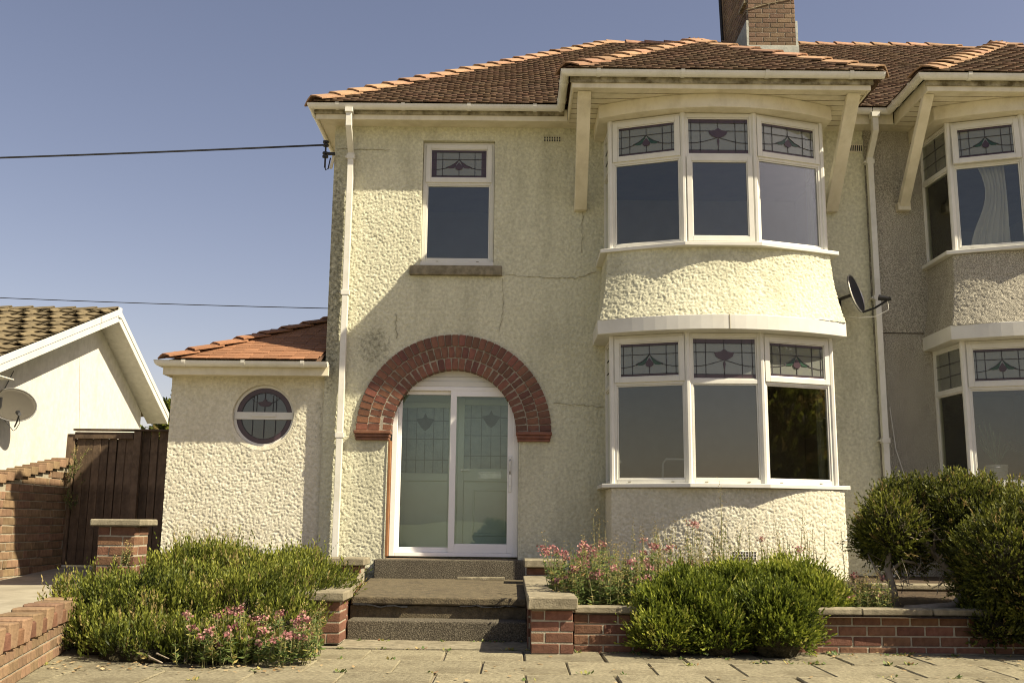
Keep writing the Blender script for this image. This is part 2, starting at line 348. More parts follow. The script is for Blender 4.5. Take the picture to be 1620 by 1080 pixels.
# ------------------------------------------------------------------ generic builders
def panel(name, parent, m, us, vs, pos, keep=None, amp=.008, seed=0, s1=68, s2=140):
    U, V = np.meshgrid(us, vs)
    P, Nn = pos(U, V)
    h = vnoise(U * s1, V * s1 * 1.15, seed); h = np.clip((h - .18) * 2.5, 0, 1)
    h = h * .58 + .42 * vnoise(U * s2 + 31, V * s2 + 7, seed + 1)
    h = (h - .35) * amp * 2 + (vnoise(U * 1.3, V * 1.3, seed + 2) - .5) * .012
    P = P + Nn * h[..., None]
    nv, nu = U.shape
    i = np.arange(nv * nu).reshape(nv, nu)
    F = np.stack([i[:-1, :-1], i[:-1, 1:], i[1:, 1:], i[1:, :-1]], -1)
    if keep is not None:
        uc = (U[:-1, :-1] + U[1:, 1:]) / 2; vc = (V[:-1, :-1] + V[1:, 1:]) / 2
        F = F[keep(uc, vc)]
    return np_mesh(name, P.reshape(-1, 3), F.reshape(-1, 4), m, parent, smooth=True)
def seg(breaks, step):
    out = []
    for a, c in zip(breaks[:-1], breaks[1:]): out += list(np.linspace(a, c, max(2, int(round((c - a) / step)) + 1)))[:-1]
    return np.array(out + [breaks[-1]])
def flat(y, s=0):
    def f(U, V):
        P = np.stack([U, np.full_like(U, y), V], -1); Nn = np.zeros_like(P); Nn[..., 1] = -1
        return P, Nn
    return f

_bm = {}
def brick_mesh(l, w, h, m, name):
    k = (round(l, 3), round(w, 3), round(h, 3), m.name, name)
    if k not in _bm: _bm[k] = cham(l, w, h, .005, m, name, .0015)
    return _bm[k]
def brick(parent, c, l, w, h, rz, m, name='brick'):
    return piece(name, brick_mesh(l, w, h, m, name), parent, (c[0] + rnd.uniform(-.0015, .0015), c[1] + rnd.uniform(-.0015, .0015), c[2]), (0, 0, rz + rnd.uniform(-.006, .006)))
def brick_wall(parent, A, B, z0, n, m, ch=.083, L=.235, th=.11, joint=.011, skip=None, phase=0, mort=MORTAR, core=True):
    A = Vector((A[0], A[1])); B = Vector((B[0], B[1])); d = B - A; T = d.length; d.normalize(); nn = Vector((-d.y, d.x)); rz = math.atan2(d.y, d.x)
    for k in range(n):
        s = -(L / 2 if (k + phase) % 2 else 0)
        while s < T - .02:
            a = max(s, 0); e = min(s + L, T); s += L
            if e - a < .04: continue
            l = e - a - joint; mid = A + d * ((a + e) / 2) + nn * (th / 2)
            z = z0 + k * ch + ch / 2
            if skip and skip((a + e) / 2, z): continue
            brick(parent, (mid.x, mid.y, z), round(l, 2), th, ch - joint, rz, m)
    if core:
        b = MB(); i = .007
        p = [A + d * i + nn * i, B - d * i + nn * i, B - d * i + nn * (th - i), A + d * i + nn * (th - i)]
        b.prism([tuple(q) for q in p], z0, z0 + n * ch - .004); b.build('mortar_core', mort, parent)
def pier(parent, x, y, s, z0, n, m, ch=.083, rz=0, mort=MORTAR):
    # pinwheel pier centred at x, y
    L = s * .675; w = s - L
    for k in range(n):
        z = z0 + k * ch + ch / 2; f = 1 if k % 2 else -1
        for q in range(4):
            a = q * math.pi / 2 + rz
            cx, cy = f * (s / 2 - L / 2), -(s / 2 - w / 2)
            px = x + cx * math.cos(a) - cy * math.sin(a); py = y + cx * math.sin(a) + cy * math.cos(a)
            brick(parent, (px, py, z), L - .011, w - .005, ch - .011, a, m)
    b = MB(); h = s / 2 - .008; c, sn = math.cos(rz), math.sin(rz)
    b.prism([(x + u * c - v * sn, y + u * sn + v * c) for u, v in ((-h, -h), (h, -h), (h, h), (-h, h))], z0, z0 + n * ch - .004); b.build('mortar_core', mort, parent)
def slabstone(parent, name, x0, x1, y0, y1, z0, z1, m=CONC, rz=0):
    me = cham(x1 - x0, y1 - y0, z1 - z0, .01, m, name, .004)
    return piece(name, me, parent, ((x0 + x1) / 2, (y0 + y1) / 2, (z0 + z1) / 2), (0, 0, rz))

def roof_slope(parent, P0, U, Vv, L, xl, xr, m, gauge=.084, tw=.165, name='roof_tiles', th=.017):
    P0 = np.array(P0, float); U = np.array(U, float); Vv = np.array(Vv, float); Nn = np.cross(U, Vv); Nn /= np.linalg.norm(Nn)
    if Nn[2] < 0: Nn = -Nn
    rs = np.random.RandomState(int(abs(P0[0] * 100)) % 1000)
    verts = []; n = int(L / gauge)
    for i in range(n + 1):
        v = i * gauge; a, c = xl(v + .03), xr(v + .03)
        if c - a < .03: continue
        s = math.floor(a / tw) * tw - (tw / 2 if i % 2 else 0) + rs.uniform(-.012, .012)
        xs = []
        while s < c:
            p, q = max(s, a), min(s + tw - .0015, c); s += tw
            if q - p > .02: xs.append((p, q))
        for p, q in xs:
            dv = rs.uniform(-.003, .003); h0 = .032 + rs.uniform(-.003, .005); h1 = .004
            for hh in (0, th):
                for (u, w, h) in ((p, v + dv - .03, h0), (q, v + dv - .03, h0), (q, v + gauge + .06, h1), (p, v + gauge + .06, h1)):
                    verts.append(P0 + U * u + Vv * w + Nn * (h + hh))
    V = np.array(verts); k = len(V) // 8
    f = np.array([(3, 2, 1, 0), (4, 5, 6, 7), (0, 1, 5, 4), (1, 2, 6, 5), (2, 3, 7, 6), (3, 0, 4, 7)])
    F = (np.arange(k)[:, None, None] * 8 + f[None]).reshape(-1, 4)
    return np_mesh(name, V, F, m, parent, kind='stuff')
def ridge_mesh(name, m, ang, l=.37, w=.185, th=.018):
    # local x runs up the line, z is up; two wings falling by ang
    b = MB(); pr = []
    for t in (-1, -.45, 0, .45, 1):
        y = t * w; z = -abs(t) ** 1.35 * w * math.tan(ang); pr.append((y, z))
    n = len(pr); vs = []
    for x, lift in ((0, .038), (l, .004)):
        for h in (0, th):
            for y, z in pr: vs.append((x, y * math.cos(ang) if False else y, z + h + lift))
    def id(a, h, i): return a * 2 * n + h * n + i
    fs = []
    for i in range(n - 1):
        fs += [(id(0, 1, i), id(0, 1, i + 1), id(1, 1, i + 1), id(1, 1, i)), (id(0, 0, i), id(1, 0, i), id(1, 0, i + 1), id(0, 0, i + 1))]
        fs += [(id(0, 0, i), id(0, 0, i + 1), id(0, 1, i + 1), id(0, 1, i)), (id(1, 0, i), id(1, 1, i), id(1, 1, i + 1), id(1, 0, i + 1))]
    fs += [(id(0, 0, 0), id(0, 1, 0), id(1, 1, 0), id(1, 0, 0)), (id(0, 0, n - 1), id(1, 0, n - 1), id(1, 1, n - 1), id(0, 1, n - 1))]
    me = bpy.data.meshes.new(name); me.from_pydata(vs, [], fs); me.materials.append(m)
    bm = bmesh.new(); bm.from_mesh(me); bmesh.ops.recalc_face_normals(bm, faces=bm.faces); bm.to_mesh(me); bm.free()
    return me
def ridge_line(parent, A, B, me, pitch=.315, name='ridge_tile', lift=.03):
    A = Vector(A); B = Vector(B); d = B - A; T = d.length; x = d.normalized(); y = Vector((0, 0, 1)).cross(x).normalized(); z = x.cross(y)
    n = max(1, round(T / pitch)); st = T / n
    M3 = Matrix((x, y, z)).transposed()
    for i in range(n):
        j = Matrix.Rotation(rnd.uniform(-.012, .012), 3, 'Z') @ Matrix.Rotation(rnd.uniform(-.02, .02), 3, 'X')
        piece(name, me, parent, A + x * (i * st) + z * (lift + rnd.uniform(-.004, .004)), mat4=M3 @ j)
def gutter(parent, path, r=.052, zt=6.1, m=GUTTER, name='gutter', br=.85, ends=True):
    # half-round channel along a horizontal plan path (its centre line), mitred
    pts = [Vector((p[0], p[1])) for p in path]; b = MB(); prof = []
    K = 9
    for i in range(K): a = math.pi * i / (K - 1); prof.append((-math.cos(a) * r, -math.sin(a) * r * 1.3))
    prof = [(-r - .006, 0)] + prof + [(r + .006, 0)]
    ri = r - .006
    for i in range(K - 1, -1, -1): a = math.pi * i / (K - 1); prof.append((-math.cos(a) * ri, -math.sin(a) * ri * 1.28))
    n = len(prof); rings = []
    for i, p in enumerate(pts):
        d0 = (p - pts[i - 1]).normalized() if i else None; d1 = (pts[i + 1] - p).normalized() if i < len(pts) - 1 else None
        d0 = d0 or d1; d1 = d1 or d0
        n0 = Vector((-d0.y, d0.x)); n1 = Vector((-d1.y, d1.x)); bis = (n0 + n1).normalized(); k = 1 / bis.dot(n0)
        rings.append([(p.x + bis.x * k * a, p.y + bis.y * k * a, zt + c) for a, c in prof])
    base = 0
    vs = [v for rg in rings for v in rg]; fs = []
    for i in range(len(rings) - 1):
        for j in range(n): fs.append((i * n + j, i * n + (j + 1) % n, (i + 1) * n + (j + 1) % n, (i + 1) * n + j))
    fs += [tuple(range(K + 1, -1, -1)), tuple((len(rings) - 1) * n + q for q in range(K + 2))]
    b.add(vs, fs); g = b.build(name, m, parent, smooth=False)
    for i in range(len(pts) - 1):
        d = pts[i + 1] - pts[i]; T = d.length
        if T < .5: continue
        d.normalize(); nn = Vector((-d.y, d.x)); k = max(1, int(T / br)); e = MB(); s = T / (k + 0.35) * .35
        for q in range(k + 1):
            c = pts[i] + d * (s + (T - 2 * s) * q / max(1, k)); w = .022
            vs = []
            for o_ in (-w, w):
                for t in range(K):
                    a = math.pi * t / (K - 1); rr = r + .008
                    vs.append((c.x + d.x * o_ + nn.x * -math.cos(a) * rr, c.y + d.y * o_ + nn.y * -math.cos(a) * rr, zt + .006 - math.sin(a) * rr * 1.3 * 1.02))
            e.add(vs, [(t, t + 1, K + t + 1, K + t) for t in range(K - 1)] + [tuple(range(K)), tuple(range(2 * K - 1, K - 1, -1))])
        e.build('gutter_bracket', m, g)
    return g

# ------------------------------------------------------------------ windows
def leaded(parent, place, u0, u1, v0, v1, style, mats=None):
    """lead cames and coloured glass on a top light; place(u, v, n) -> world point"""
    W = u1 - u0; H = v1 - v0; b = MB()
    P = lambda a, c, n: place(u0 + a * W, v0 + c * H, n)
    def poly(pts, mi, n0=.002, t=.002):
        q = [P(a, c, n0) for a, c in pts]; e = P(pts[0][0], pts[0][1], n0 + t) - q[0]; b.extr(q, e, mi)
    def line(pts, w=.007, mi=0, n0=.002, t=.004):
        for (a, c), (a2, c2) in zip(pts[:-1], pts[1:]):
            dx, dy = (a2 - a) * W, (c2 - c) * H; l = math.hypot(dx, dy); ox, oy = -dy / l * w / 2 / W, dx / l * w / 2 / H
            poly([(a + ox, c + oy), (a - ox, c - oy), (a2 - ox, c2 - oy), (a2 + ox, c2 + oy)], mi, n0, t)
    if style == 'side':
        line([(.5, 0), (.5, 1)]); line([(0, .66), (1, .66)]); line([(0, .33), (1, .33)])
        return b.build('leading', [LEAD, PURPLE, GREENG], parent)
    tb = .11 if style == 'tulip' else .07
    poly([(0, 1 - tb), (1, 1 - tb), (1, 1), (0, 1)], 1); poly([(0, 0), (1, 0), (1, tb * .9), (0, tb * .9)], 1)
    if style == 'dark': poly([(0, tb), (.09, tb), (.09, 1 - tb), (0, 1 - tb)], 1); poly([(.91, tb), (1, tb), (1, 1 - tb), (.91, 1 - tb)], 1)
    for a in (.045, .2, .79, .955): line([(a, 0), (a, 1)])
    line([(0, 1 - tb), (1, 1 - tb)]); line([(0, tb * .9), (1, tb * .9)])
    for s in (-1, 1):
        X = lambda a: .5 + s * a
        if style == 'tulip':
            line([(.5, .66), (X(.5), .66)])
            sw = [(0, .47), (.12, .41), (.25, .35), (.38, .31), (.5, .305)]
            line([(X(a), c) for a, c in sw])
        else:
            line([(.5, .665), (X(.5), .665)])
            sw = [(.2, .36), (.3, .315), (.4, .285), (.5, .28)]
            line([(X(a), c) for a, c in sw])
            gl = [(0, .655), (.06, .55), (.13, .45), (.235, .365), (.17, .335), (.10, .345), (.065, .40), (.045, .50)]
            poly([(X(a), c) for a, c in gl], 1 if style == 'dark' else 2, .0035)
            line([(X(a), c) for a, c in gl[:4]], .006, 0, .006)
    if style == 'tulip':
        fl = [(.34, .655), (.36, .56), (.41, .50), (.46, .465), (.5, .46), (.54, .465), (.59, .50), (.64, .56), (.66, .655), (.56, .68), (.5, .75), (.44, .68)]
        poly(fl, 1, .0065); line([(.5, .74), (.5, 1)]); poly([(.5, .17), (.48, .36), (.49, .44), (.51, .44), (.52, .36)], 1, .0065); line([(.5, 0), (.5, .2)])
    else:
        dr = [(.5, .56)] + [(.5 + .07 * math.sin(t), .37 + .1 * math.cos(t)) for t in [0.7 + i * .61 for i in range(9)]]
        poly(dr, 1, .009); line([(.5, .66), (.5, 1)]); line([(.5, 0), (.5, .28)])
    return b.build('leading', [LEAD, PURPLE, GREENG], parent)

def facet(house, A, B, z0, z1, zt, top_sash=False, low_sash=False, style=None, m=UPVC, tilt=0, fw=.052, name='window', label=None, depth=.07):
    """one framed window light between plan points A and B (outer face), transom at zt"""
    A = Vector((A[0], A[1])); B = Vector((B[0], B[1])); d = B - A; W = d.length; d.normalize(); nn = Vector((d.y, -d.x))
    def pl(u, v, n): return Vector((A.x + d.x * u + nn.x * n, A.y + d.y * u + nn.y * n, v))
    def bar(b, u0, u1, v0, v1, n0, n1, k=0, vt=0):
        f = (lambda u, v, n: pl(u, v, n + k * (vt - v))) if k else pl
        b.hexa([f(u0, v0, n0), f(u1, v0, n0), f(u1, v0, n1), f(u0, v0, n1), f(u0, v1, n0), f(u1, v1, n0), f(u1, v1, n1), f(u0, v1, n1)])
    def ring(b, u0, u1, v0, v1, w, n0, n1, k=0, vt=0):
        bar(b, u0, u0 + w, v0, v1, n0, n1, k, vt); bar(b, u1 - w, u1, v0, v1, n0, n1, k, vt)
        bar(b, u0 + w, u1 - w, v0, v0 + w, n0, n1, k, vt); bar(b, u0 + w, u1 - w, v1 - w, v1, n0, n1, k, vt)
    b = MB(); ring(b, 0, W, z0, z1, fw, -depth, 0)
    bar(b, fw, W - fw, zt - .024, zt + .024, -depth, 0)
    fr = b.build(name, m, house, bevel=.004, label=label)
    for (v0, v1, sash, top) in ((zt + .024, z1 - fw, top_sash, True), (z0 + fw, zt - .024, low_sash, False)):
        u0, u1 = fw, W - fw; b = MB(); k = 0
        if sash:
            k = tilt if top else 0
            o = .018; ring(b, u0 - o, u1 + o, v0 - o, v1 + o, .058, -.02, .02, k, v1)
            ring(b, u0 - o + .058, u1 + o - .058, v0 - o + .058, v1 + o - .058, .012, -.02, .010, k, v1)
            q = .040 + .012
        else:
            ring(b, u0, u1, v0, v1, .016, -.045, -.012); q = .016
        s = b.build('sash' if sash else 'glazing_bead', m, fr, bevel=.003)
        b = MB(); bar(b, u0 + q - .002, u1 - q + .002, v0 + q - .002, v1 - q + .002, -.012 - (.02 if not sash else 0), -.004 - (.02 if not sash else 0), k, v1)
        b.build('pane', LGLASS if (style and top) else GLASS, fr)
        if style and top:
            n_ = -.004 - (.02 if not sash else 0)
            leaded(fr, (lambda u, v, n: pl(u, v, n + n_ + k * (v1 - v))), u0 + q, u1 - q, v0 + q, v1 - q, style)
        if not top:
            b = MB()
            for uu in (.22, .78): bar(b, W * uu - .016, W * uu + .016, v0 - .035, v0 - .028, -.001, .006)
            b.build('drain_cap', GRIME, fr)
    return fr

def arc(p0, pm, p1, n=20):
    (x0, y0), (xm, ym), (x1, y1) = p0, pm, p1
    ts = np.linspace(0, 1, n); out = []
    a = np.array([[x0 * x0, x0, 1], [xm * xm, xm, 1], [x1 * x1, x1, 1]]); c = np.linalg.solve(a, np.array([y0, ym, y1]))
    for t in ts: x = x0 + (x1 - x0) * t; out.append((x, c[0] * x * x + c[1] * x + c[2]))
    return out
def curved(pts_top, pts_bot=None, prof=None, z0=0, z1=1):
    """returns pos(u, v) for a wall following plan polylines; u = arc length 0..T, v = height"""
    pt = np.array(pts_top); pb = np.array(pts_bot if pts_bot is not None else pts_top)
    sl = np.concatenate([[0], np.cumsum(np.hypot(*np.diff(pt, axis=0).T))]); T = sl[-1]; sn = sl / T
    def xy(U, V):
        t = np.clip((V - z0) / (z1 - z0), 0, 1); w = prof(t) if prof else np.ones_like(t)
        u = np.clip(U / T, 0, 1)
        X = np.interp(u, sn, pt[:, 0]) * w + np.interp(u, sn, pb[:, 0]) * (1 - w)
        Y = np.interp(u, sn, pt[:, 1]) * w + np.interp(u, sn, pb[:, 1]) * (1 - w)
        return X, Y
    def f(U, V):
        X, Y = xy(U, V); P = np.stack([X, Y, V], -1); e = .012
        X2, Y2 = xy(U + e, V); X1, Y1 = xy(U - e, V); X4, Y4 = xy(U, V + e); X3, Y3 = xy(U, V - e)
        du = np.stack([X2 - X1, Y2 - Y1, np.zeros_like(X)], -1); dv = np.stack([X4 - X3, Y4 - Y3, np.full_like(X, 2 * e)], -1)
        Nn = np.cross(du, dv); Nn /= np.linalg.norm(Nn, axis=-1, keepdims=True) + 1e-9
        return P, Nn
    return f, T

def bay(house, C, wl_, wr_, m_up, m_low, z, styles, sill=(.09, .055), nb=False, seed=0):
    """two-storey bay: C = four plan corners of the frames, wl_, wr_ = wall points"""
    cx = (C[1][0] + C[2][0]) / 2; ym = C[1][1]
    def out(o, om):  # outer arc offset from the frames
        return arc((C[0][0] - o * .95, C[0][1] - o * .35), (cx, ym - om), (C[3][0] + o * .95, C[3][1] - o * .35), 24)
    pts = [wl_] + C + [wr_]
    for (z0, z1, zt, up) in ((z['u0'], z['u1'], z['ut'], True), (z['l0'], z['l1'], z['lt'], False)):
        for i in range(5):
            st = 'side' if i in (0, 4) else ('tulip' if i == 2 else 'drop')
            facet(house, pts[i], pts[i + 1], z0, z1, zt, top_sash=i in (1, 3), low_sash=(i == 2 and up), style=st,
                  tilt=.10 if (nb and up and i == 1) else 0, fw=.052 if i not in (0, 4) else .04, name='bay_window')
        b = MB()
        for c in C:
            b.prism([(c[0] + .034 * math.cos(a), c[1] + .012 + .034 * math.sin(a)) for a in [i * math.pi / 4 + .39 for i in range(8)]], z0 - .004, z1 + .004)
        b.build('corner_post', UPVC, house)
    def skirt_plan(o, om): return [(wl_[0] - o * .5, 0)] + out(o, om) + [(wr_[0] + o * .5, 0)]
    # sills
    for zz, nm in ((z['u0'], 'upper'), (z['l0'], 'lower')):
        p = [(C[0][0] - .13, 0)] + [(C[0][0] - .13, C[0][1] - .03)] + [(C[1][0] - .02, ym - .12), (C[2][0] + .02, ym - .12), (C[3][0] + .15, C[3][1] - .031)] + [(C[3][0] + .14, 0)]
        b = MB(); b.prism(p, zz - .045, zz); b.build('window_sill', UPVC, house, bevel=.006)
    # lintel boards over the lower windows
    p = [(C[0][0] - .17, 0)] + arc((C[0][0] - .175, C[0][1] - .11), (cx, ym - .235), (C[3][0] + .165, C[3][1] - .11), 24) + [(C[3][0] + .165, 0)]
    b = MB(); b.prism(p, z['l1'] + .002, z['l1'] + .168); lb = b.build('lintel_board', UPVC, house, bevel=.005)
    b = MB(); xm_ = cx + .02; b.box(xm_ - .004, xm_ + .004, ym - .239, ym - .21, z['l1'] + .004, z['l1'] + .166); b.build('board_joint', GRIME, lb)
    # flared skirt between the windows
    zs1, zs0 = z['u0'] - .05, z['l1'] + .165
    top = [(C[0][0] - .045, 0)] + arc((C[0][0] - .045, C[0][1] - .02), (cx, ym - .045), (C[3][0] + .045, C[3][1] - .02), 26) + [(C[3][0] + .045, 0)]
    bot = [(C[0][0] - .15, 0)] + arc((C[0][0] - .155, C[0][1] - .13), (cx, ym - .22), (C[3][0] + .155, C[3][1] - .13), 26) + [(C[3][0] + .16, 0)]
    f, T = curved(top, bot, lambda t: 1 - (1 - t) ** 1.7, zs0, zs1)
    st = .0100
    panel('bay_skirt', house, m_up, np.arange(0, T + st, st), np.arange(zs0, zs1 + st, st), f, amp=.0072 if not nb else .005, seed=seed, s1=64 if not nb else 62, s2=120)
    p = [(x, y) for x, y in bot]; b = MB(); b.prism([(x + (.03 if x < cx else -.03), y + .035) for x, y in bot], zs0 - .0, zs0 + .012); b.build('drip_edge', GRIME, house)
    zb1 = z['l0'] - .05
    base = [(wl_[0], 0)] + arc((wl_[0], C[0][1] - .03), (cx, ym - .04), (wr_[0], C[3][1] - .03), 26) + [(wr_[0], 0)]
    f, T = curved(base, None, None, 0, zb1)
    panel('bay_base', house, m_low, np.arange(0, T + st, st), seg([.2, zb1 - .1, zb1], st), f, amp=.0066 if not nb else .005, seed=seed + 1, s1=64 if not nb else 62, s2=120)

def strut_pair(house, spec):
    for (xt, yt, zt_, xb, yb, zb, w, t) in spec:
        b = MB(); h = w / 2
        b.hexa([(xb - h, yb - t, zb), (xb + h, yb - t, zb), (xb + h, yb + .07, zb), (xb - h, yb + .07, zb),
                (xt - h, yt - t, zt_), (xt + h, yt - t, zt_), (xt + h, yt + .03, zt_), (xt - h, yt + .03, zt_)])
        o = b.build('roof_bracket', TRIM, house, bevel=.006)
        b = MB()
        for q in (.03, .5, .95):
            for s in (-1, 1):
                x = xb + (xt - xb) * q + s * (h - .025); y = yb + (yt - yb) * q - t - .002; zz = zb + (zt_ - zb) * q
                b.box(x - .008, x + .008, y - .004, y + .006, zz - .008 + .02, zz + .008 + .02)
        b.build('screw_cap', GRIME, o)

# ------------------------------------------------------------------ the cream house
ZT = 6.1; TP = .70; CP = 1 / math.hypot(1, TP)
house = thing('semi_detached_house', 'cream roughcast house with brick arched doorway and two storey bay window', 'house', (0, 0, .4))
XL, XR = -2.30, 4.42
WIN = (-1.175, -.262, 4.165, 5.765)
AX, AZ = -.716, 2.07
def keep(u, v):
    h = (u > WIN[0]) & (u < WIN[1]) & (v > WIN[2]) & (v < WIN[3])
    h |= (u > -1.5) & (u < .075) & (v < AZ) & (v > .5)
    h |= ((u - AX) ** 2 + (v - AZ) ** 2 < .93 ** 2) & (v >= AZ - .02)
    h |= (u > 1.16) & (u < 3.74) & (v > .5) & (v < 5.85)
    return ~h
us = seg([XL, -1.5, WIN[0], WIN[1], .075, 1.16, 3.74, XR], 0.0100); vs = seg([.2, .5, AZ - .02, WIN[2], WIN[3], 5.945], 0.0100)
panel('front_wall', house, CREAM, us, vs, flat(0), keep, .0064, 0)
b = MB()   # shell: side, back, floors, party wall
b.box(XL, XL + .02, .012, 8, .2, 5.94); b.box(XL, XR, 7.98, 8, .2, 5.94); b.build('side_wall', CREAM, house)
b = MB(); b.box(XL + .03, XR - .03, .012, 7.9, 5.90, 5.93); b.box(XL + .03, XR - .03, .03, 7.9, 3.10, 3.33); b.box(XL + .03, XR - .03, .012, 7.9, .40, .56)
b.build('floor', DARKF, house)
b = MB(); b.box(.62, .70, .03, 7.9, .57, 3.09); b.box(.62, .70, .03, 7.9, 3.34, 5.89); b.box(XR - .1, XR - .03, .03, 7.9, .57, 3.09); b.box(XR - .1, XR - .03, .03, 7.9, 3.34, 5.89)
b.box(.71, XR - .11, 2.7, 2.8, .57, 3.09); b.box(.71, XR - .11, 2.7, 2.8, 3.34, 5.89); b.box(XL + .03, .61, 3.4, 3.5, 3.34, 5.89)
b.box(.72, 1.15, .02, .06, .57, 5.88); b.box(3.76, XR - .12, .02, .06, .57, 5.88)
b.build('room_wall', DARKR, house)
# stains on the corner and cracks
def crack(pts, w=.0036, y=-.0125):
    b = MB(); P = []
    for (x0, z0), (x1, z1) in zip(pts[:-1], pts[1:]):
        n = max(2, int(math.hypot(x1 - x0, z1 - z0) / .05))
        for i in range(n): t = i / n; P.append((x0 + (x1 - x0) * t + rnd.uniform(-.012, .012), z0 + (z1 - z0) * t + rnd.uniform(-.012, .012)))
    P.append(pts[-1])
    for (x0, z0), (x1, z1) in zip(P[:-1], P[1:]):
        dx, dz = x1 - x0, z1 - z0; l = math.hypot(dx, dz) or 1; ww = w * rnd.uniform(.5, 1.2) / 2; ox, oz = -dz / l * ww, dx / l * ww
        b.extr([(x0 + ox, y, z0 + oz), (x0 - ox, y, z0 - oz), (x1 - ox, y, z1 - oz), (x1 + ox, y, z1 + oz)], (0, .012, 0))
    return b.build('wall_crack', CRACKM, house)
crack([(-.16, 4.01), (.3, 3.99), (.75, 3.98), (1.02, 4.06)]); crack([(-.14, 3.98), (-.13, 3.6), (-.18, 3.3)]); crack([(.5, 2.42), (.8, 2.4), (1.1, 2.38)]); crack([(-2.28, 5.64), (-1.6, 5.63)], .004); crack([(-1.45, 3.5), (-1.44, 3.2)], .005)
crack([(.85, 4.83), (.84, 4.3)], .005)
# upper window in its reveal
b = MB(); x0, x1, z0, z1 = WIN
b.box(x0 - .02, x0, -.004, .14, z0, z1); b.box(x1, x1 + .02, -.004, .14, z0, z1); b.box(x0, x1, -.004, .14, z1, z1 + .02); b.build('window_reveal', CREAM, house)
facet(house, (x0 + .004, .06), (x1 - .004, .06), 4.175, z1 - .005, 5.22, True, False, 'dark', name='landing_window')
b = MB(); b.box(-1.30, -.155, -.075, .12, 3.995, 4.115); b.build('window_sill', CONC, house, bevel=.008)
b = MB(); b.box(x0, x1, -.01, .06, 4.116, 4.174); b.build('plastic_sill', UPVC, house, bevel=.005)
# bay
ZB = dict(u0=4.168, u1=5.765, ut=5.235, l0=1.435, l1=3.13, lt=2.575)
bay(house, [(1.14, -.65), (1.965, -.94), (2.80, -.94), (3.67, -.65)], (1.118, .02), (3.745, .02), CREAM, PALE, ZB, None, seed=2)
# curved pelmet, soffit and fascia of the bay
p = [(.995, .0)] + arc((.995, -.74), (2.38, -1.12), (3.785, -.76), 26) + [(3.785, 0)]
b = MB(); b.prism(p, 5.772, 5.938); b.build('curved_pelmet', TRIM, house, bevel=.005)
def bay_eaves(house, xa, xb, side_y=-.25):
    b = MB(); b.box(xa + .1, xb - .1, -1.24, .02, 5.94, 5.952)
    k = 9
    b.build('soffit', TRIM, house)
    b = MB()
    for i in range(1, 8): y = -1.24 + i * .15; b.box(xa + .11, xb - .11, y - .003, y + .003, 5.936, 5.941)
    b.build('soffit_joint', GRIME, house)
    b = MB(); b.box(xa + .085, xb - .085, -1.265, -1.24, 5.925, 6.09); b.box(xa + .085, xa + .11, -1.24, side_y, 5.925, 6.09); b.box(xb - .11, xb - .085, -1.24, side_y, 5.925, 6.09)
    b.build('fascia', TRIM, house, bevel=.004)
    b = MB(); b.box(xa + .06, xb - .06, -1.285, -1.266, 5.985, 6.06); b.build('grimy_fascia_top', GRIME, house)
BX0, BX1 = .56, 4.17
bay_eaves(house, BX0, BX1)
strut_pair(house, [(.795, -1.10, 5.935, .82, -.03, 4.84, .155, .06), (3.93, -1.10, 5.935, 3.955, -.03, 4.85, .155, .06)])
# main eaves
b = MB(); b.box(-2.48, .66, -.24, .02, 5.945, 5.957); b.box(-2.48, -2.28, .02, 8.2, 5.945, 5.957); b.box(4.06, 4.42, -.24, .02, 5.945, 5.957); b.build('soffit', TRIM, house)
b = MB(); b.box(-2.50, .64, -.265, -.24, 5.93, 6.085); b.box(-2.50, -2.475, -.24, 8.2, 5.93, 6.085); b.box(4.09, 4.42, -.265, -.24, 5.93, 6.085); b.build('fascia', TRIM, house, bevel=.004)
b = MB(); b.box(-2.52, .6, -.285, -.266, 5.995, 6.055); b.box(-2.52, -2.501, -.28, 8.2, 5.995, 6.055); b.build('grimy_fascia_top', GRIME, house)
gutter(house, [(-2.55, 8.2), (-2.55, -.33), (BX0, -.33)], zt=ZT)
gutter(house, [(BX0, -.28), (BX0, -1.33), (BX1 + .05, -1.33)], zt=ZT + .004, br=1.1)
gutter(house, [(BX1 + .02, -.33), (4.42, -.33)], zt=ZT)
# downpipes: square section with swan neck
def downpipe(parent, x, zb, za=5.55, y0=-.085, xtop=None, m=GUTTER, lean=0):
    xt = x if xtop is None else xtop; b = MB(); w = .036
    def sq(p, q):
        p = Vector(p); q = Vector(q)
        b.hexa([(p.x - w, p.y - w, p.z), (p.x + w, p.y - w, p.z), (p.x + w, p.y + w, p.z), (p.x - w, p.y + w, p.z), (q.x - w, q.y - w, q.z), (q.x + w, q.y - w, q.z), (q.x + w, q.y + w, q.z), (q.x - w, q.y + w, q.z)])
    sq((x, y0, zb), (x, y0, za)); sq((x, y0, za), (xt, -.33, za + .26)); sq((xt, -.33, za + .26), (xt, -.33, 6.03))
    b.box(xt - .05, xt + .05, -.385, -.275, 5.985, 6.045)
    o = b.build('downpipe', m, parent, bevel=.004)
    z = za - .05; b = MB()
    while z > zb + .3:
        b.box(x - .05, x + .05, y0 - w - .006, y0 + w + .003, z - .03, z + .03); b.box(x - .07, x - .037, y0 - .02, 0, z - .012, z + .012); z -= 1.75
    b.build('pipe_clip', m, o, bevel=.003)
downpipe(house, -2.075, .5)
downpipe(house, 4.46, .35, xtop=4.46)
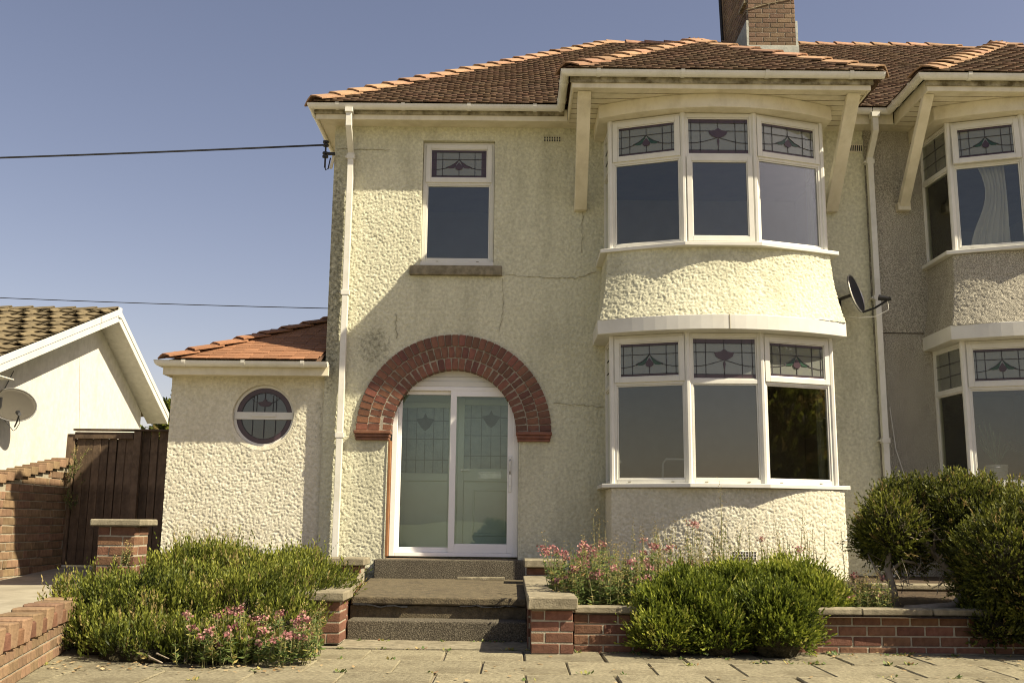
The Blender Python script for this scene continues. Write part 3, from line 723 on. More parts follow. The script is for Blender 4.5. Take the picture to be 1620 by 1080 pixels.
# roof
hipk = .955
VF = (0, CP, TP * CP)
LR = (3.9 + .35) / CP
roof_slope(house, (0, -.35, ZT), (1, 0, 0), VF, LR, lambda v: -2.53 + v * CP * hipk, lambda v: 4.42, TILE)
VL = (CP * .955 / math.hypot(.955, 0) if False else 1, 0, 0)
sl = 2.98 / 4.06; cl = 1 / math.hypot(1, sl)
roof_slope(house, (-2.53, -.35, ZT), (0, 1, 0), (cl, 0, sl * cl), 4.06 / cl, lambda v: v * cl / .955, lambda v: 8.5 - v * cl / .955, TILE)
b = MB(); rx, rz_ = 1.53, ZT + 4.25 * TP - .01
b.add([(-2.53, -.35, ZT - .01), (4.42, -.35, ZT - .01), (4.42, 3.9, rz_), (rx, 3.9, rz_), (-2.53, 8.15, ZT - .01), (4.42, 8.15, ZT - .01)], [(0, 1, 2, 3), (0, 3, 4), (3, 2, 5, 4)])
b.build('roof_deck', TILE, house)
# bay roof
h = (BX1 + .05 - BX0) / 2; bxc = BX0 + h; ya = -1.35 + h
roof_slope(house, (0, -1.35, ZT), (1, 0, 0), VF, h / CP, lambda v: BX0 + v * CP, lambda v: 2 * bxc - BX0 - v * CP, TILE)
for s in (1, -1):
    x0 = BX0 if s > 0 else 2 * bxc - BX0
    roof_slope(house, (x0, -1.35, ZT), (0, 1, 0), (s * CP, 0, TP * CP), h / CP, lambda v: v * CP, lambda v: 1.15 + v * CP, TILE)
b = MB(); zr = ZT + h * TP - .01; zd = ZT - .01
b.add([(BX0, -1.35, zd), (2 * bxc - BX0, -1.35, zd), (bxc, ya, zr), (BX0, -.2, zd), (bxc, ya + 1.15, zr), (2 * bxc - BX0, -.2, zd)], [(0, 1, 2), (0, 2, 4, 3), (1, 5, 4, 2)])
b.build('roof_deck', TILE, house)
RH = ridge_mesh('hip_tile', RIDGE, R(24)); RR = ridge_mesh('ridge_tile', RIDGE, R(35))
ridge_line(house, (-2.53, -.35, ZT + .02), (rx, 3.9, rz_ + .01), RH, name='hip_tile')
ridge_line(house, (rx, 3.9, rz_ + .01), (3.85, 3.9, rz_ + .01), RR)
ridge_line(house, (BX0 + .02, -1.33, ZT + .02), (bxc, ya, zr), RH, name='hip_tile', pitch=.26)
ridge_line(house, (2 * bxc - BX0 - .02, -1.33, ZT + .02), (bxc, ya, zr), RH, name='hip_tile', pitch=.34)
ridge_line(house, (bxc, ya, zr), (bxc, ya + 1.1, zr), RR)
# chimney
CX0, CX1, CY0, CY1, CZ = 3.73, 4.50, 2.9, 4.9, 8.3
b = MB(); b.box(CX0 + .008, CX1 - .008, CY0 + .008, CY1 - .008, 7.8, 10.9); ch = b.build('chimney', MORTAR, house)
for k in range(30):
    z = CZ + .0 + k * .083 + .04
    L = .235; s = -(L / 2 if k % 2 else 0)
    while s < CX1 - CX0 - .03:
        a, e = max(0, s), min(CX1 - CX0, s + L); s += L
        if e - a > .04: brick(ch, (CX0 + (a + e) / 2, CY0 + .05, z), round(e - a - .011, 2), .1, .072, 0, CHBRICK)
    s = .11 if k % 2 else .0
    while s < 2.0 - .03:
        a, e = max(.1, s), min(2.0, s + L); s += L
        if e - a > .04: brick(ch, (CX0 + .05, CY0 + (a + e) / 2, z), round(e - a - .011, 2), .1, .072, math.pi / 2, CHBRICK)
b = MB(); b.box(CX0 - .03, CX1 + .03, CY0 - .03, CY0 + .02, 8.30, 8.56); b.box(CX0 - .03, CX0 + .01, CY0, CY1 + .02, 8.2, 9.0); b.box(CX1 - .01, CX1 + .03, CY0, CY1 + .02, 8.2, 9.0); b.build('lead_flashing', LEADF, ch, bevel=.004)
b = MB()
for z, dz in ((9.60, .18), (9.18, .22)):
    b.tube([(CX0 - .02, CY0 + .3, z + .03), (CX0 - .015, CY0 - .012, z), (CX0 + .3, CY0 - .012, z + dz * .45), (CX1 + .01, CY0 - .012, z + dz)], .007, 5)
b.box(CX0 - .05, CX0, CY0 + .02, CY0 + .4, 9.32, 9.36); b.box(CX0 - .05, CX0, CY0 + .02, CY0 + .4, 9.75, 9.82)
b.build('aerial_strap', GRIME, ch)
b = MB(); b.tube([(CX0 - .05, CY1 - .35, 9.3), (CX0 - .06, CY1 - .2, 10.9)], .03, 6); b.tube([(CX0 - .06, CY1 - .1, 9.0), (CX0 - .1, CY1 - .1, 9.6)], .012, 5); b.build('aerial_pole', BLACKP, ch)

# brick arch and doorway
for ri, (r0, r1, n, yy) in enumerate(((.752, .892, 31, -.018), (.897, 1.035, 36, -.028), (1.04, 1.178, 41, -.04))):
    da = math.pi / n; hw0 = r0 * da / 2 - .0042; hw1 = r1 * da / 2 - .0042; D = .17
    me = bpy.data.meshes.new('arch_brick'); bm = bmesh.new()
    q = [bm.verts.new(c) for c in ((-hw0, 0, r0), (hw0, 0, r0), (hw1, 0, r1), (-hw1, 0, r1), (-hw0, D, r0), (hw0, D, r0), (hw1, D, r1), (-hw1, D, r1))]
    for f in ((0, 1, 2, 3), (7, 6, 5, 4), (0, 4, 5, 1), (1, 5, 6, 2), (2, 6, 7, 3), (3, 7, 4, 0)): bm.faces.new([q[i] for i in f])
    bmesh.ops.recalc_face_normals(bm, faces=bm.faces); bmesh.ops.bevel(bm, geom=bm.edges[:], offset=.006, segments=2, affect='EDGES')
    bm.to_mesh(me); bm.free(); me.materials.append(ARCHB)
    for i in range(n):
        a = -math.pi / 2 + (i + .5) * da
        piece('arch_brick', me, house, (AX, yy + rnd.uniform(-.002, .002), AZ), (rnd.uniform(-.003, .003), a, 0))
b = MB(); K = 40; r0, r1 = .757, 1.172
vs = []
for i in range(K + 1):
    a = math.pi * i / K
    for r, y in ((r0, -.009), (r1, -.031), (r1, .14), (r0, .14)): vs.append((AX + math.cos(a) * r, y, AZ + math.sin(a) * r))
b.add(vs, [(i * 4 + j, i * 4 + (j + 1) % 4, i * 4 + 4 + (j + 1) % 4, i * 4 + 4 + j) for i in range(K) for j in range(4)]); b.build('arch_mortar', mat('arch mortar', (.26, .235, .18), (.36, .325, .25), 25, .95, .4, 80), house)
for (xa, xb) in ((-1.915, -1.470), (.036, .470)):
    b = MB(); b.box(xa, xb, -.085, .1, 2.025, 2.066); b.box(xa + .012, xb - .012, -.065, .1, 1.985, 2.0245); b.box(xa + .02, xb - .02, -.05, .1, 1.95, 1.9845)
    b.build('impost', ARCHB, house, bevel=.008)
b = MB(); b.box(-1.515, -1.50, -.012, .14, .56, 1.95); b.box(.072, .087, -.010, .14, .56, 1.95); b.build('door_reveal', CREAM, house)
b = MB(); b.box(-1.499, -1.472, -.014, .12, .585, 1.95); b.build('timber_trim', BWOOD, house, bevel=.003)

DY = .10
b = MB(); dz0, dz1 = .585, 2.625
b.box(-1.470, -1.405, DY, DY + .11, dz0, dz1); b.box(.005, .070, DY, DY + .11, dz0, dz1); b.box(-1.405, .005, DY, DY + .11, dz0, dz0 + .045); b.box(-1.405, .005, DY, DY + .11, dz1 - .05, dz1)
door = b.build('porch_door', DOORW, house, bevel=.005)
b = MB()
for i, (za, zb, yo) in enumerate(((2.626, 2.69, 0), (2.69, 2.745, .015), (2.745, 2.95, .03))): b.box(-1.5, .08, DY + yo, DY + .12, za, zb)
b.build('arch_infill', UPVC, door, bevel=.006)
def ring2(b, x0, x1, z0, z1, w, y0, y1, wb=None):
    wb = wb or w
    b.box(x0, x0 + w, y0, y1, z0, z1); b.box(x1 - w, x1, y0, y1, z0, z1); b.box(x0 + w, x1 - w, y0, y1, z0, z0 + wb); b.box(x0 + w, x1 - w, y0, y1, z1 - w, z1)
b = MB(); ring2(b, -1.404, -.70, dz0 + .046, dz1 - .051, .045, DY + .055, DY + .095, .06); l = b.build('door_leaf', DOORW, door, bevel=.004)
b = MB(); b.box(-1.362, -.74, DY + .07, DY + .08, dz0 + .1, dz1 - .09); b.build('pane', DGLASS, door)
b = MB(); ring2(b, -.765, .012, dz0 + .046, dz1 - .045, .075, DY + .004, DY + .044, .105); l = b.build('door_leaf', DOORW, door, bevel=.004)
b = MB(); b.box(-.692, -.06, DY + .018, DY + .028, dz0 + .148, dz1 - .118); b.build('pane', DGLASS, door)
b = MB(); b.box(-.047, -.012, DY - .008, DY + .004, 1.35, 1.78); b.tube([(-.03, DY - .006, 1.74), (-.03, DY - .05, 1.72), (-.03, DY - .05, 1.60), (-.03, DY - .006, 1.57)], .012, 6); b.box(-.045, -.015, DY - .02, DY - .006, 1.42, 1.48)
b.build('door_handle', GREYM, door, bevel=.003)
# porch interior with the inner door
IY = .72
b = MB(); b.box(-1.7, -1.62, .2, IY, .56, 3.05); b.box(.18, .26, .2, IY, .56, 3.05); b.box(-1.62, .18, IY + .04, IY + .1, .56, 3.05); b.box(-1.7, .26, .15, IY + .1, 3.05, 3.09); b.build('porch_wall', PALEDOOR, house)
b = MB()
ring2(b, -1.50, -.75, .58, 2.5, .07, IY, IY + .04); b.box(-1.43, -.82, IY, IY + .04, 1.50, 1.60); b.box(-1.43, -.82, IY + .02, IY + .035, .6, 1.5)
ring2(b, -.70, .14, .58, 2.55, .08, IY - .02, IY + .04, .12); b.box(-.62, .06, IY - .02, IY + .04, 1.50, 1.66); b.box(-.62, .06, IY + .008, IY + .035, .7, 1.5)
ring2(b, -.50, -.06, .82, 1.40, .018, IY - .004, IY + .02); b.box(-.48, -.08, IY + .001, IY + .03, .85, 1.38)
idoor = b.build('inner_door', PALEDOOR, house, bevel=.006)
b = MB(); b.box(-1.43, -.82, IY + .02, IY + .03, 1.60, 2.43); b.box(-.62, .06, IY + .01, IY + .03, 1.66, 2.47); b.build('pane', FROST, idoor)
b = MB()
for x0, x1, z0, z1 in ((-1.43, -.82, 1.6, 2.43), (-.62, .06, 1.66, 2.47)):
    yy = IY + .016 if x0 < -1 else IY + .006; w = x1 - x0; hh = z1 - z0
    for t in (.12, .32, .5, .68, .88): b.box(x0 + w * t - .004, x0 + w * t + .004, yy, yy + .006, z0, z1 if t != .5 else z0 + hh * .62)
    for t in (.2, .52, .8): b.box(x0, x1, yy - .001, yy + .005, z0 + hh * t - .004, z0 + hh * t + .004)
    c = Vector((x0 + w / 2, yy, z0 + hh * .75))
    b.extr([(c.x - .12, yy, c.z + .06), (c.x - .05, yy, c.z - .05), (c.x, yy, c.z - .09), (c.x + .05, yy, c.z - .05), (c.x + .12, yy, c.z + .06), (c.x + .03, yy, c.z + .08), (c.x, yy, c.z + .14), (c.x - .03, yy, c.z + .08)], (0, .004, 0))
b.build('leading', FROST if False else mat('soft lead line', (.13, .15, .145), (.17, .19, .18), 9, .6), idoor)
b = MB(); ring2(b, -.43, -.14, 1.535, 1.62, .012, IY - .03, IY - .018); b.box(-.41, -.15, IY - .028, IY - .02, 1.55, 1.605); b.build('letterbox', GREYM, idoor)
b = MB(); b.box(-.66, -.64, IY - .06, IY - .02, 1.62, 1.66); b.box(-.66, -.54, IY - .075, IY - .06, 1.63, 1.65); b.build('door_handle', GREYM, idoor)

# air bricks and vents
def vent(parent, x0, x1, z0, z1, m, rows, cols, y=-.02, slots=False, name='air_brick'):
    b = MB(); b.box(x0, x1, y, .0, z0, z1); o = b.build(name, m, parent, bevel=.003); b = MB()
    for i in range(cols):
        for j in range(rows):
            a = x0 + (x1 - x0) * (i + .22) / cols; c = x0 + (x1 - x0) * (i + .78) / cols; e = z0 + (z1 - z0) * (j + .15) / rows; g = z0 + (z1 - z0) * (j + .85) / rows
            b.box(a, c, y - .002, y + .004, e, g)
    b.build('hole', BLACKP, o)
vent(house, .355, .575, 5.755, 5.825, CREAM, 2, 7)
vent(house, 4.235, 4.40, 5.655, 5.76, TRIM, 1, 7)
vent(house, 4.27, 4.44, .52, .74, TRIM, 1, 6)
vent(house, 2.40, 2.66, .62, .71, UPVC, 3, 9, y=-.985)

# annex
AXL = -4.18; AY = .06
def akeep(u, v): return (u + 3.046) ** 2 + (v - 2.245) ** 2 > .405 ** 2
panel('annex_wall', house, PALE, seg([AXL, XL + .03], 0.0100), seg([.2, 2.72], 0.0100), flat(AY), akeep, .0066, 4, 66, 140)
f_, T_ = None, None
b = MB(); b.box(AXL, AXL + .02, AY + .012, 6, .2, 2.72); b.box(AXL, XL, 5.98, 6, .2, 2.72); b.build('annex_side_wall', PALE, house)
b = MB(); b.box(AXL + .03, XL - .02, 2.2, 2.25, .4, 2.7); b.box(AXL + .03, XL - .02, AY + .15, 2.2, .4, .45); b.build('annex_room_wall', DARKR, house)
# round window: plaster ring, frame, panes
RX, RZ = -3.046, 2.245
def ringm(b, r0, r1, y0, y1, K=48, a0=0, a1=2 * math.pi, mi=0, cx=RX, cz=RZ):
    full = abs(a1 - a0 - 2 * math.pi) < 1e-6; vs = []
    n = K if full else K + 1
    for i in range(n):
        a = a0 + (a1 - a0) * i / K
        for r, y in ((r0, y0[0]), (r1, y0[1]), (r1, y1), (r0, y1)): vs.append((cx + math.cos(a) * r, y, cz + math.sin(a) * r))
    fs = [(i * 4 + j, i * 4 + (j + 1) % 4, ((i + 1) % n) * 4 + (j + 1) % 4, ((i + 1) % n) * 4 + j) for i in range(n if full else n - 1) for j in range(4)]
    b.add(vs, fs, mi)
b = MB(); ringm(b, .375, .425, (AY + .004, AY - .006), AY + .12); b.build('plaster_ring', PALE, house, smooth=False)
b = MB(); ringm(b, .342, .3755, (AY + .06, AY + .06), AY + .12); b.box(RX - .36, RX + .36, AY + .05, AY + .11, RZ - .045, RZ + .045); rw = b.build('round_window', UPVC, house, bevel=.004)
b = MB(); b.box(RX - .15, RX + .15, AY + .035, AY + .05, RZ - .012, RZ + .012); b.build('trickle_vent', UPVC, rw, bevel=.003)
b = MB(); b.extr([(RX + .345 * math.cos(a), AY + .08, RZ + .345 * math.sin(a)) for a in np.linspace(0, 2 * math.pi, 40)[:-1]], (0, .008, 0)); b.build('pane', GLASS, rw)
b = MB(); ringm(b, .285, .342, (AY + .073, AY + .073), AY + .078, mi=1)
ringm(b, .279, .285, (AY + .07, AY + .07), AY + .078)
for s in (-1, 1):
    for dx in (.10, .14): b.box(RX + s * dx - .003, RX + s * dx + .003, AY + .07, AY + .078, RZ + .05, RZ + .25)
    for dx in (.14,): b.box(RX + s * dx - .003, RX + s * dx + .003, AY + .07, AY + .078, RZ - .24, RZ - .05)
    for t in np.linspace(0, 1, 6)[:-1]:
        pts = [(RX + s * (.08 + .12 * q), RZ + .165 + .09 * (q ** 2)) for q in (t, t + .2)]
        b.extr([(pts[0][0], AY + .071, pts[0][1] - .003), (pts[1][0], AY + .071, pts[1][1] - .003), (pts[1][0], AY + .071, pts[1][1] + .003), (pts[0][0], AY + .071, pts[0][1] + .003)], (0, .006, 0))
b.box(RX - .004, RX + .004, AY + .07, AY + .078, RZ - .27, RZ + .28)
b.extr([(RX - .09, AY + .069, RZ + .165), (RX - .06, AY + .069, RZ + .125), (RX, AY + .069, RZ + .11), (RX + .06, AY + .069, RZ + .125), (RX + .09, AY + .069, RZ + .165), (RX + .03, AY + .069, RZ + .18), (RX, AY + .069, RZ + .215), (RX - .03, AY + .069, RZ + .18)], (0, .007, 0), 1)
b.build('leading', [LEAD, PURPLE], rw)
# annex roof
AZ0 = 2.86
b = MB(); b.box(-4.215, -2.22, -.19, -.165, 2.70, 2.84); b.box(-4.215, -4.19, -.165, 6, 2.70, 2.84); b.build('annex_fascia', TRIM, house, bevel=.004)
b = MB(); b.box(-4.189, XL - .005, -.165, AY + .02, 2.715, 2.727); b.build('annex_soffit', TRIM, house)
gutter(house, [(-4.245, 6), (-4.245, -.25), (-2.225, -.25)], zt=AZ0, br=1.0, name='annex_gutter')
ap = .50; ac = 1 / math.hypot(1, ap); TM = [cham(.163, .16, .014, .003, TILEOR, 'roof_tile', .002) for _ in range(4)]
ang = math.atan(ap)
for i in range(22):
    v = i * .105; yl = -.26 + v * ac
    s = -4.17 + v * ac * 1.0 + .0 - (.08 if i % 2 else 0)
    while s < XL - .06:
        if s + .16 > -4.17 + v * ac:
            piece('roof_tile', TM[rnd.randrange(4)], house, (s + .08, yl + .075, AZ0 + .01 + (v + .08) * ap * ac + .018 + rnd.uniform(-.002, .003)), (ang - .06, rnd.uniform(-.008, .008), 0))
        s += .166
b = MB(); b.add([(-4.17, -.27, AZ0 - .005), (XL - .01, -.27, AZ0 - .005), (XL - .01, 1.6, AZ0 - .005 + 1.87 * ap), (-2.30, 1.6, AZ0 - .005 + 1.87 * ap), (-4.17, 6, AZ0 - .005), (-2.3, 6, AZ0 + 1.87 * ap)], [(0, 1, 2, 3), (0, 3, 5, 4)]); b.build('annex_roof_deck', TILE, house)
AH = ridge_mesh('hip_tile', TILEOR, R(15), .40, .15)
ridge_line(house, (-4.18, -.28, AZ0 + .01), (-2.36, 1.54, AZ0 + 1.82 * ap), AH, .345, 'hip_tile', .02)
vent(house, -2.96, -2.73, .60, .67, UPVC, 2, 8, y=AY - .012)

# ------------------------------------------------------------------ the neighbour's half
nbh = thing('attached_house', 'grey pebbledash house attached on the right with a matching bay', 'house', (7, 0, .4))
NX1 = 11.15
def nkeep(u, v): return ~((u > 5.2) & (u < 7.55) & (v > .4) & (v < 5.85))
panel('front_wall', nbh, PEBBLE, seg([XR + .001, 5.2, 7.55, NX1], .024), seg([.2, 3.32], .024), flat(.004), nkeep, .004, 5, 38, 70)
panel('front_wall', nbh, PEBBLE, seg([XR + .001, 5.2, 7.55, NX1], .024), seg([3.33, 5.945], .024), flat(-.012), nkeep, .004, 6, 38, 70)
b = MB(); b.box(NX1 - .02, NX1, .02, 8, .2, 5.94); b.box(XR, NX1, 7.98, 8, .2, 5.94); b.build('side_wall', PEBBLE, nbh)
b = MB(); b.box(XR + .02, NX1 - .03, .03, 7.9, 5.90, 5.93); b.box(XR + .02, NX1 - .03, .03, 7.9, 3.10, 3.33); b.box(XR + .02, NX1 - .03, .03, 7.9, .40, .56); b.build('floor', DARKF, nbh)
b = MB(); b.box(XR + .02, XR + .08, .03, 7.9, .57, 3.09); b.box(XR + .02, XR + .08, .03, 7.9, 3.34, 5.89); b.box(8.2, 8.3, .03, 7.9, .57, 3.09); b.box(8.2, 8.3, .03, 7.9, 3.34, 5.89); b.box(XR + .09, 8.19, 4.2, 4.3, .57, 3.09); b.box(XR + .09, 8.19, 4.2, 4.3, 3.34, 5.89); b.build('room_wall', DARKR, nbh)
ZN = dict(u0=4.175, u1=5.765, ut=5.225, l0=1.45, l1=3.10, lt=2.56)
bay(nbh, [(5.19, -.70), (5.94, -.97), (6.78, -.97), (7.53, -.70)], (5.13, .02), (7.6, .02), PEBBLE, PEBBLE, ZN, None, nb=True, seed=3)
p = [(5.0, .0)] + arc((5.0, -.78), (6.36, -1.15), (7.73, -.78), 26) + [(7.73, 0)]
b = MB(); b.prism(p, 5.772, 5.938); b.build('curved_pelmet', TRIM, nbh, bevel=.005)
MX = 2 * 4.42
def mir(x): return MX - x
NB0, NB1 = mir(BX1) - .02, mir(BX0)
bay_eaves(nbh, NB0, NB1)
strut_pair(nbh, [(4.80, -1.10, 5.935, 4.86, -.03, 4.90, .12, .06), (8.15, -1.10, 5.935, 8.11, -.03, 4.90, .12, .06)])
b = MB(); b.box(4.78, 4.94, -.11, 0, 4.87, 4.97); b.build('bracket_block', TRIM, nbh, bevel=.005)
b = MB(); b.box(4.421, 4.78, -.24, .02, 5.945, 5.957); b.box(8.2, 11.3, -.24, .02, 5.945, 5.957); b.build('soffit', TRIM, nbh)
b = MB(); b.box(4.421, 4.72, -.265, -.24, 5.93, 6.085); b.box(8.2, 11.3, -.265, -.24, 5.93, 6.085); b.build('fascia', TRIM, nbh, bevel=.004)
gutter(nbh, [(4.43, -.33), (NB0, -.33), (NB0, -1.33), (NB1, -1.33), (NB1, -.33), (11.4, -.33)], zt=ZT, br=1.3)
roof_slope(nbh, (0, -.35, ZT), (1, 0, 0), VF, LR, lambda v: 4.425, lambda v: mir(-2.53 + v * CP * hipk), TILE)
b = MB()
b.add([(mir(-2.53), -.35, ZT - .01), (4.421, -.35, ZT - .01), (4.421, 3.9, rz_), (mir(rx), 3.9, rz_), (mir(-2.53), 8.15, ZT - .01), (4.421, 8.15, ZT - .01)], [(0, 1, 2, 3), (0, 3, 4), (3, 2, 5, 4)]); b.build('roof_deck', TILE, nbh)
nxc = (NB0 + NB1) / 2; nh = (NB1 - NB0) / 2; nya = -1.35 + nh
roof_slope(nbh, (0, -1.35, ZT), (1, 0, 0), VF, nh / CP, lambda v: NB0 + v * CP, lambda v: NB1 - v * CP, TILE)
for s, x0 in ((1, NB0), (-1, NB1)):
    roof_slope(nbh, (x0, -1.35, ZT), (0, 1, 0), (s * CP, 0, TP * CP), nh / CP, lambda v: v * CP, lambda v: 1.15 + v * CP, TILE)
b = MB(); zr2 = ZT + nh * TP - .01
b.add([(NB0, -1.35, zd), (NB1, -1.35, zd), (nxc, nya, zr2), (NB0, -.2, zd), (nxc, nya + 1.15, zr2), (NB1, -.2, zd)], [(0, 1, 2), (0, 2, 4, 3), (1, 5, 4, 2)])
b.build('roof_deck', TILE, nbh)
ridge_line(nbh, (4.5, 3.9, rz_ + .01), (mir(rx), 3.9, rz_ + .01), RR)
ridge_line(nbh, (mir(-2.58), -.40, ZT), (mir(rx), 3.9, rz_ + .01), RH, name='hip_tile')
ridge_line(nbh, (NB0 + .02, -1.33, ZT + .02), (nxc, nya, zr2), RH, name='hip_tile', pitch=.26)
ridge_line(nbh, (NB1 + .03, -1.38, ZT), (nxc, nya, zr2), RH, name='hip_tile', pitch=.34)
ridge_line(nbh, (nxc, nya, zr2), (nxc, nya + 1.1, zr2), RR)
b = MB(); b.tube([(4.56, -.03, 2.4), (4.60, -.04, 1.9), (4.70, -.03, 1.55), (4.72, -.03, 1.0)], .005, 5); b.build('wall_cable', UPVC, nbh)

# ------------------------------------------------------------------ bungalow on the left
bun = thing('bungalow', 'white rendered bungalow with olive tiled roof and wide white bargeboards', 'house', (-9, 6, .4))
BXV, BXW = -7.6, -8.05; RY, RZZ = 6.83, 4.93; FY, FZ = 2.5, 3.28; KY, KZ = 9.97, 3.25; XE = -12.6
b = MB(); b.add([(BXW, 3.0, .2), (BXW, 9.5, .2), (BXW, 9.5, KZ), (BXW, RY, RZZ - .12), (BXW, 3.0, FZ)], [(0, 1, 2, 3, 4)])
b.add([(BXW, 3.0, .2), (XE, 3.0, .2), (XE, 3.0, FZ), (BXW, 3.0, FZ)], [(0, 1, 2, 3)]); b.add([(BXW, 9.5, .2), (XE, 9.5, .2), (XE, 9.5, KZ), (BXW, 9.5, KZ)], [(0, 1, 2, 3)])
b.build('wall', WHITEWALL, bun)
def lean(b, y0, z0, y1, z1, x0, x1, t0, t1):   # slab along a slope between two ridge/eave points, thickness from -t0 to -t1 below
    b.hexa([(x0, y0, z0 - t0), (x1, y0, z0 - t0), (x1, y1, z1 - t0), (x0, y1, z1 - t0), (x0, y0, z0 - t1), (x1, y0, z0 - t1), (x1, y1, z1 - t1), (x0, y1, z1 - t1)])
b = MB(); lean(b, FY, FZ, RY, RZZ, XE, BXV - .03, .02, .05); lean(b, RY, RZZ, KY, KZ, XE, BXV - .03, .02, .05); b.build('roof_deck', BTILE, bun)
b = MB(); lean(b, FY, FZ, RY, RZZ, BXW - .02, BXV - .03, .19, .20); lean(b, RY, RZZ, KY, KZ, BXW - .02, BXV - .03, .19, .20); b.build('soffit', WHITEWALL, bun)
for a in ((FY, FZ, RY - .001, RZZ), (RY + .001, RZZ, KY, KZ)):
    b = MB(); lean(b, *a, BXV - .028, BXV, -.03, .085); lean(b, *a, BXV - .028, BXV - .012, .085, .215); b.build('bargeboard', UPVC, bun, bevel=.003)
b = MB(); b.box(BXV - .03, BXV + .012, RY - .06, RY + .06, RZZ - .14, RZZ + .06); b.build('apex_cap', UPVC, bun, bevel=.01)
b = MB(); b.box(XE, BXV, FY - .03, FY - .005, FZ - .22, FZ - .02); b.box(BXV - .45, BXV, FY - .03, 3.0, FZ - .235, FZ - .22); b.build('fascia', UPVC, bun)
# lobed tiles
def lobed(hump):
    b = MB(); w, l, t = .318, .42, .022; n = 9; vs = []
    for y, lift in ((-.02, .042), (l, .006)):
        for h in (0, t):
            for i in range(n):
                u = i / (n - 1); x = u * w
                z = lift + h + (.034 * math.sin(math.pi * min(1, max(0, (u - .25) / .5))) ** 2 if hump else .012 * (math.cos(u * 2 * math.pi)))
                vs.append((x, y - (.05 * math.sin(math.pi * u) if hump and y < 0 else 0), z))
    id = lambda a, h, i: a * 2 * n + h * n + i; fs = []
    for i in range(n - 1):
        fs += [(id(0, 1, i), id(0, 1, i + 1), id(1, 1, i + 1), id(1, 1, i)), (id(0, 0, i), id(1, 0, i), id(1, 0, i + 1), id(0, 0, i + 1)), (id(0, 0, i), id(0, 0, i + 1), id(0, 1, i + 1), id(0, 1, i)), (id(1, 0, i), id(1, 1, i), id(1, 1, i + 1), id(1, 0, i + 1))]
    me = bpy.data.meshes.new('roof_tile'); me.from_pydata(vs, [], fs); me.materials.append(BTILE); return me
LT = [lobed(False), lobed(True)]
bs = math.atan((RZZ - FZ) / (RY - FY)); Ls = math.hypot(RY - FY, RZZ - FZ); nr = 13; g = Ls / nr
for i in range(nr):
    for k in range(15):
        x = BXV - .03 - (k + 1) * .322
        v = i * g
        piece('roof_tile', LT[1 if (k + i) % 3 == 0 else 0], bun, (x, FY - .02 + v * math.cos(bs), FZ - .02 + v * math.sin(bs)), (bs, 0, rnd.uniform(-.008, .008)))
me = ridge_mesh('ridge_tile', BTILE, R(24), .46, .16)
ridge_line(bun, (BXV - .05, RY, RZZ), (XE, RY, RZZ), me, .42)
# dish on the bungalow
def dish(name, label, c, face, r, m, rim, lnb, arm_from, mount, ratio=1.0, grp=None):
    t = thing(name, label, 'satellite dish', mount)
    f = Vector(face).normalized(); a = Vector((0, 0, 1)); u = a.cross(f).normalized(); w = f.cross(u); c = Vector(c)
    b = MB(); K = 28; J = 6; vs = []
    for side in (0, 1):
        for j in range(J + 1):
            rr = r * j / J; dz = .16 * r * (j / J) ** 2
            for i in range(K):
                an = 2 * math.pi * i / K
                vs.append(c + u * (rr * math.cos(an)) + w * (rr * ratio * math.sin(an)) + f * (dz - side * .014))
    fs = []
    for side in (0, 1):
        o = side * (J + 1) * K
        for j in range(J):
            for i in range(K): fs.append((o + j * K + i, o + j * K + (i + 1) % K, o + (j + 1) * K + (i + 1) % K, o + (j + 1) * K + i))
    for i in range(K): fs.append((J * K + i, J * K + (i + 1) % K, (J + 1) * K + J * K + (i + 1) % K, (J + 1) * K + J * K + i))
    b.add(vs, fs); b.build('reflector', m, t, smooth=True)
    b = MB(); b.tube([c + u * (r * math.cos(x)) + w * (r * ratio * math.sin(x)) + f * (.16 * r) for x in np.linspace(0, 2 * math.pi, 33)], .008, 5, cap=False); b.build('rim', rim, t)
    lp = Vector(lnb); af = Vector(arm_from)
    b = MB(); b.tube([af, af + (lp - af) * .5 - Vector((0, 0, .03)), lp - Vector((0, 0, .02))], .013, 6); b.build('arm', BLACKP, t)
    d = (c - lp).normalized(); b = MB(); b.tube([lp, lp + d * .10], [.028, .036], 8); b.tube([lp + Vector((0, 0, -.01)), lp - d * .04 + Vector((0, 0, .01))], .025, 8); b.build('receiver_head', BLACKP, t)
    mt = Vector(mount); b = MB(); b.tube([c - f * .02, c - f * .14, mt + Vector((0, 0, .05))], .02, 6); b.box(mt.x - .06, mt.x + .06, mt.y - .02, mt.y + .02, mt.z - .09, mt.z + .09) if abs(f.y) > abs(f.x) or True else None
    b.build('wall_bracket', BLACKP, t)
    b = MB(); q = lp - Vector((0, 0, .03)); b.tube([q, q + Vector((.015, .02, -.1)), (q + af) / 2 + Vector((0, 0, -.12)), af + Vector((-.03, .03, -.06)), mt + Vector((0, -.005, -.12))], .006, 5); b.build('cable', UPVC if m == DISHM else BLACKP, t)
dish('satellite_dish', 'small dark satellite dish beside the right downpipe of the cream house', (4.08, -.34, 3.73), (.86, -.62, .25), .235, DISHM, GREYM, (4.42, -.52, 3.645), (4.16, -.40, 3.50), (3.97, -.022, 3.66))
dish('satellite_dish', 'large pale grey satellite dish on the white bungalow gable', (-7.86, 3.56, 2.71), (.75, -.85, .3), .34, DISHG, GREYM, (-7.58, 3.22, 2.55), (-7.71, 3.38, 2.37), (-8.03, 3.42, 2.74), .8)
b = MB(); b.tube([(-8.03, 3.5, 2.85), (-8.03, 3.6, 3.0), (-8.02, 3.8, 3.3)], .007, 5); b.build('wall_cable', BLACKP, bun)

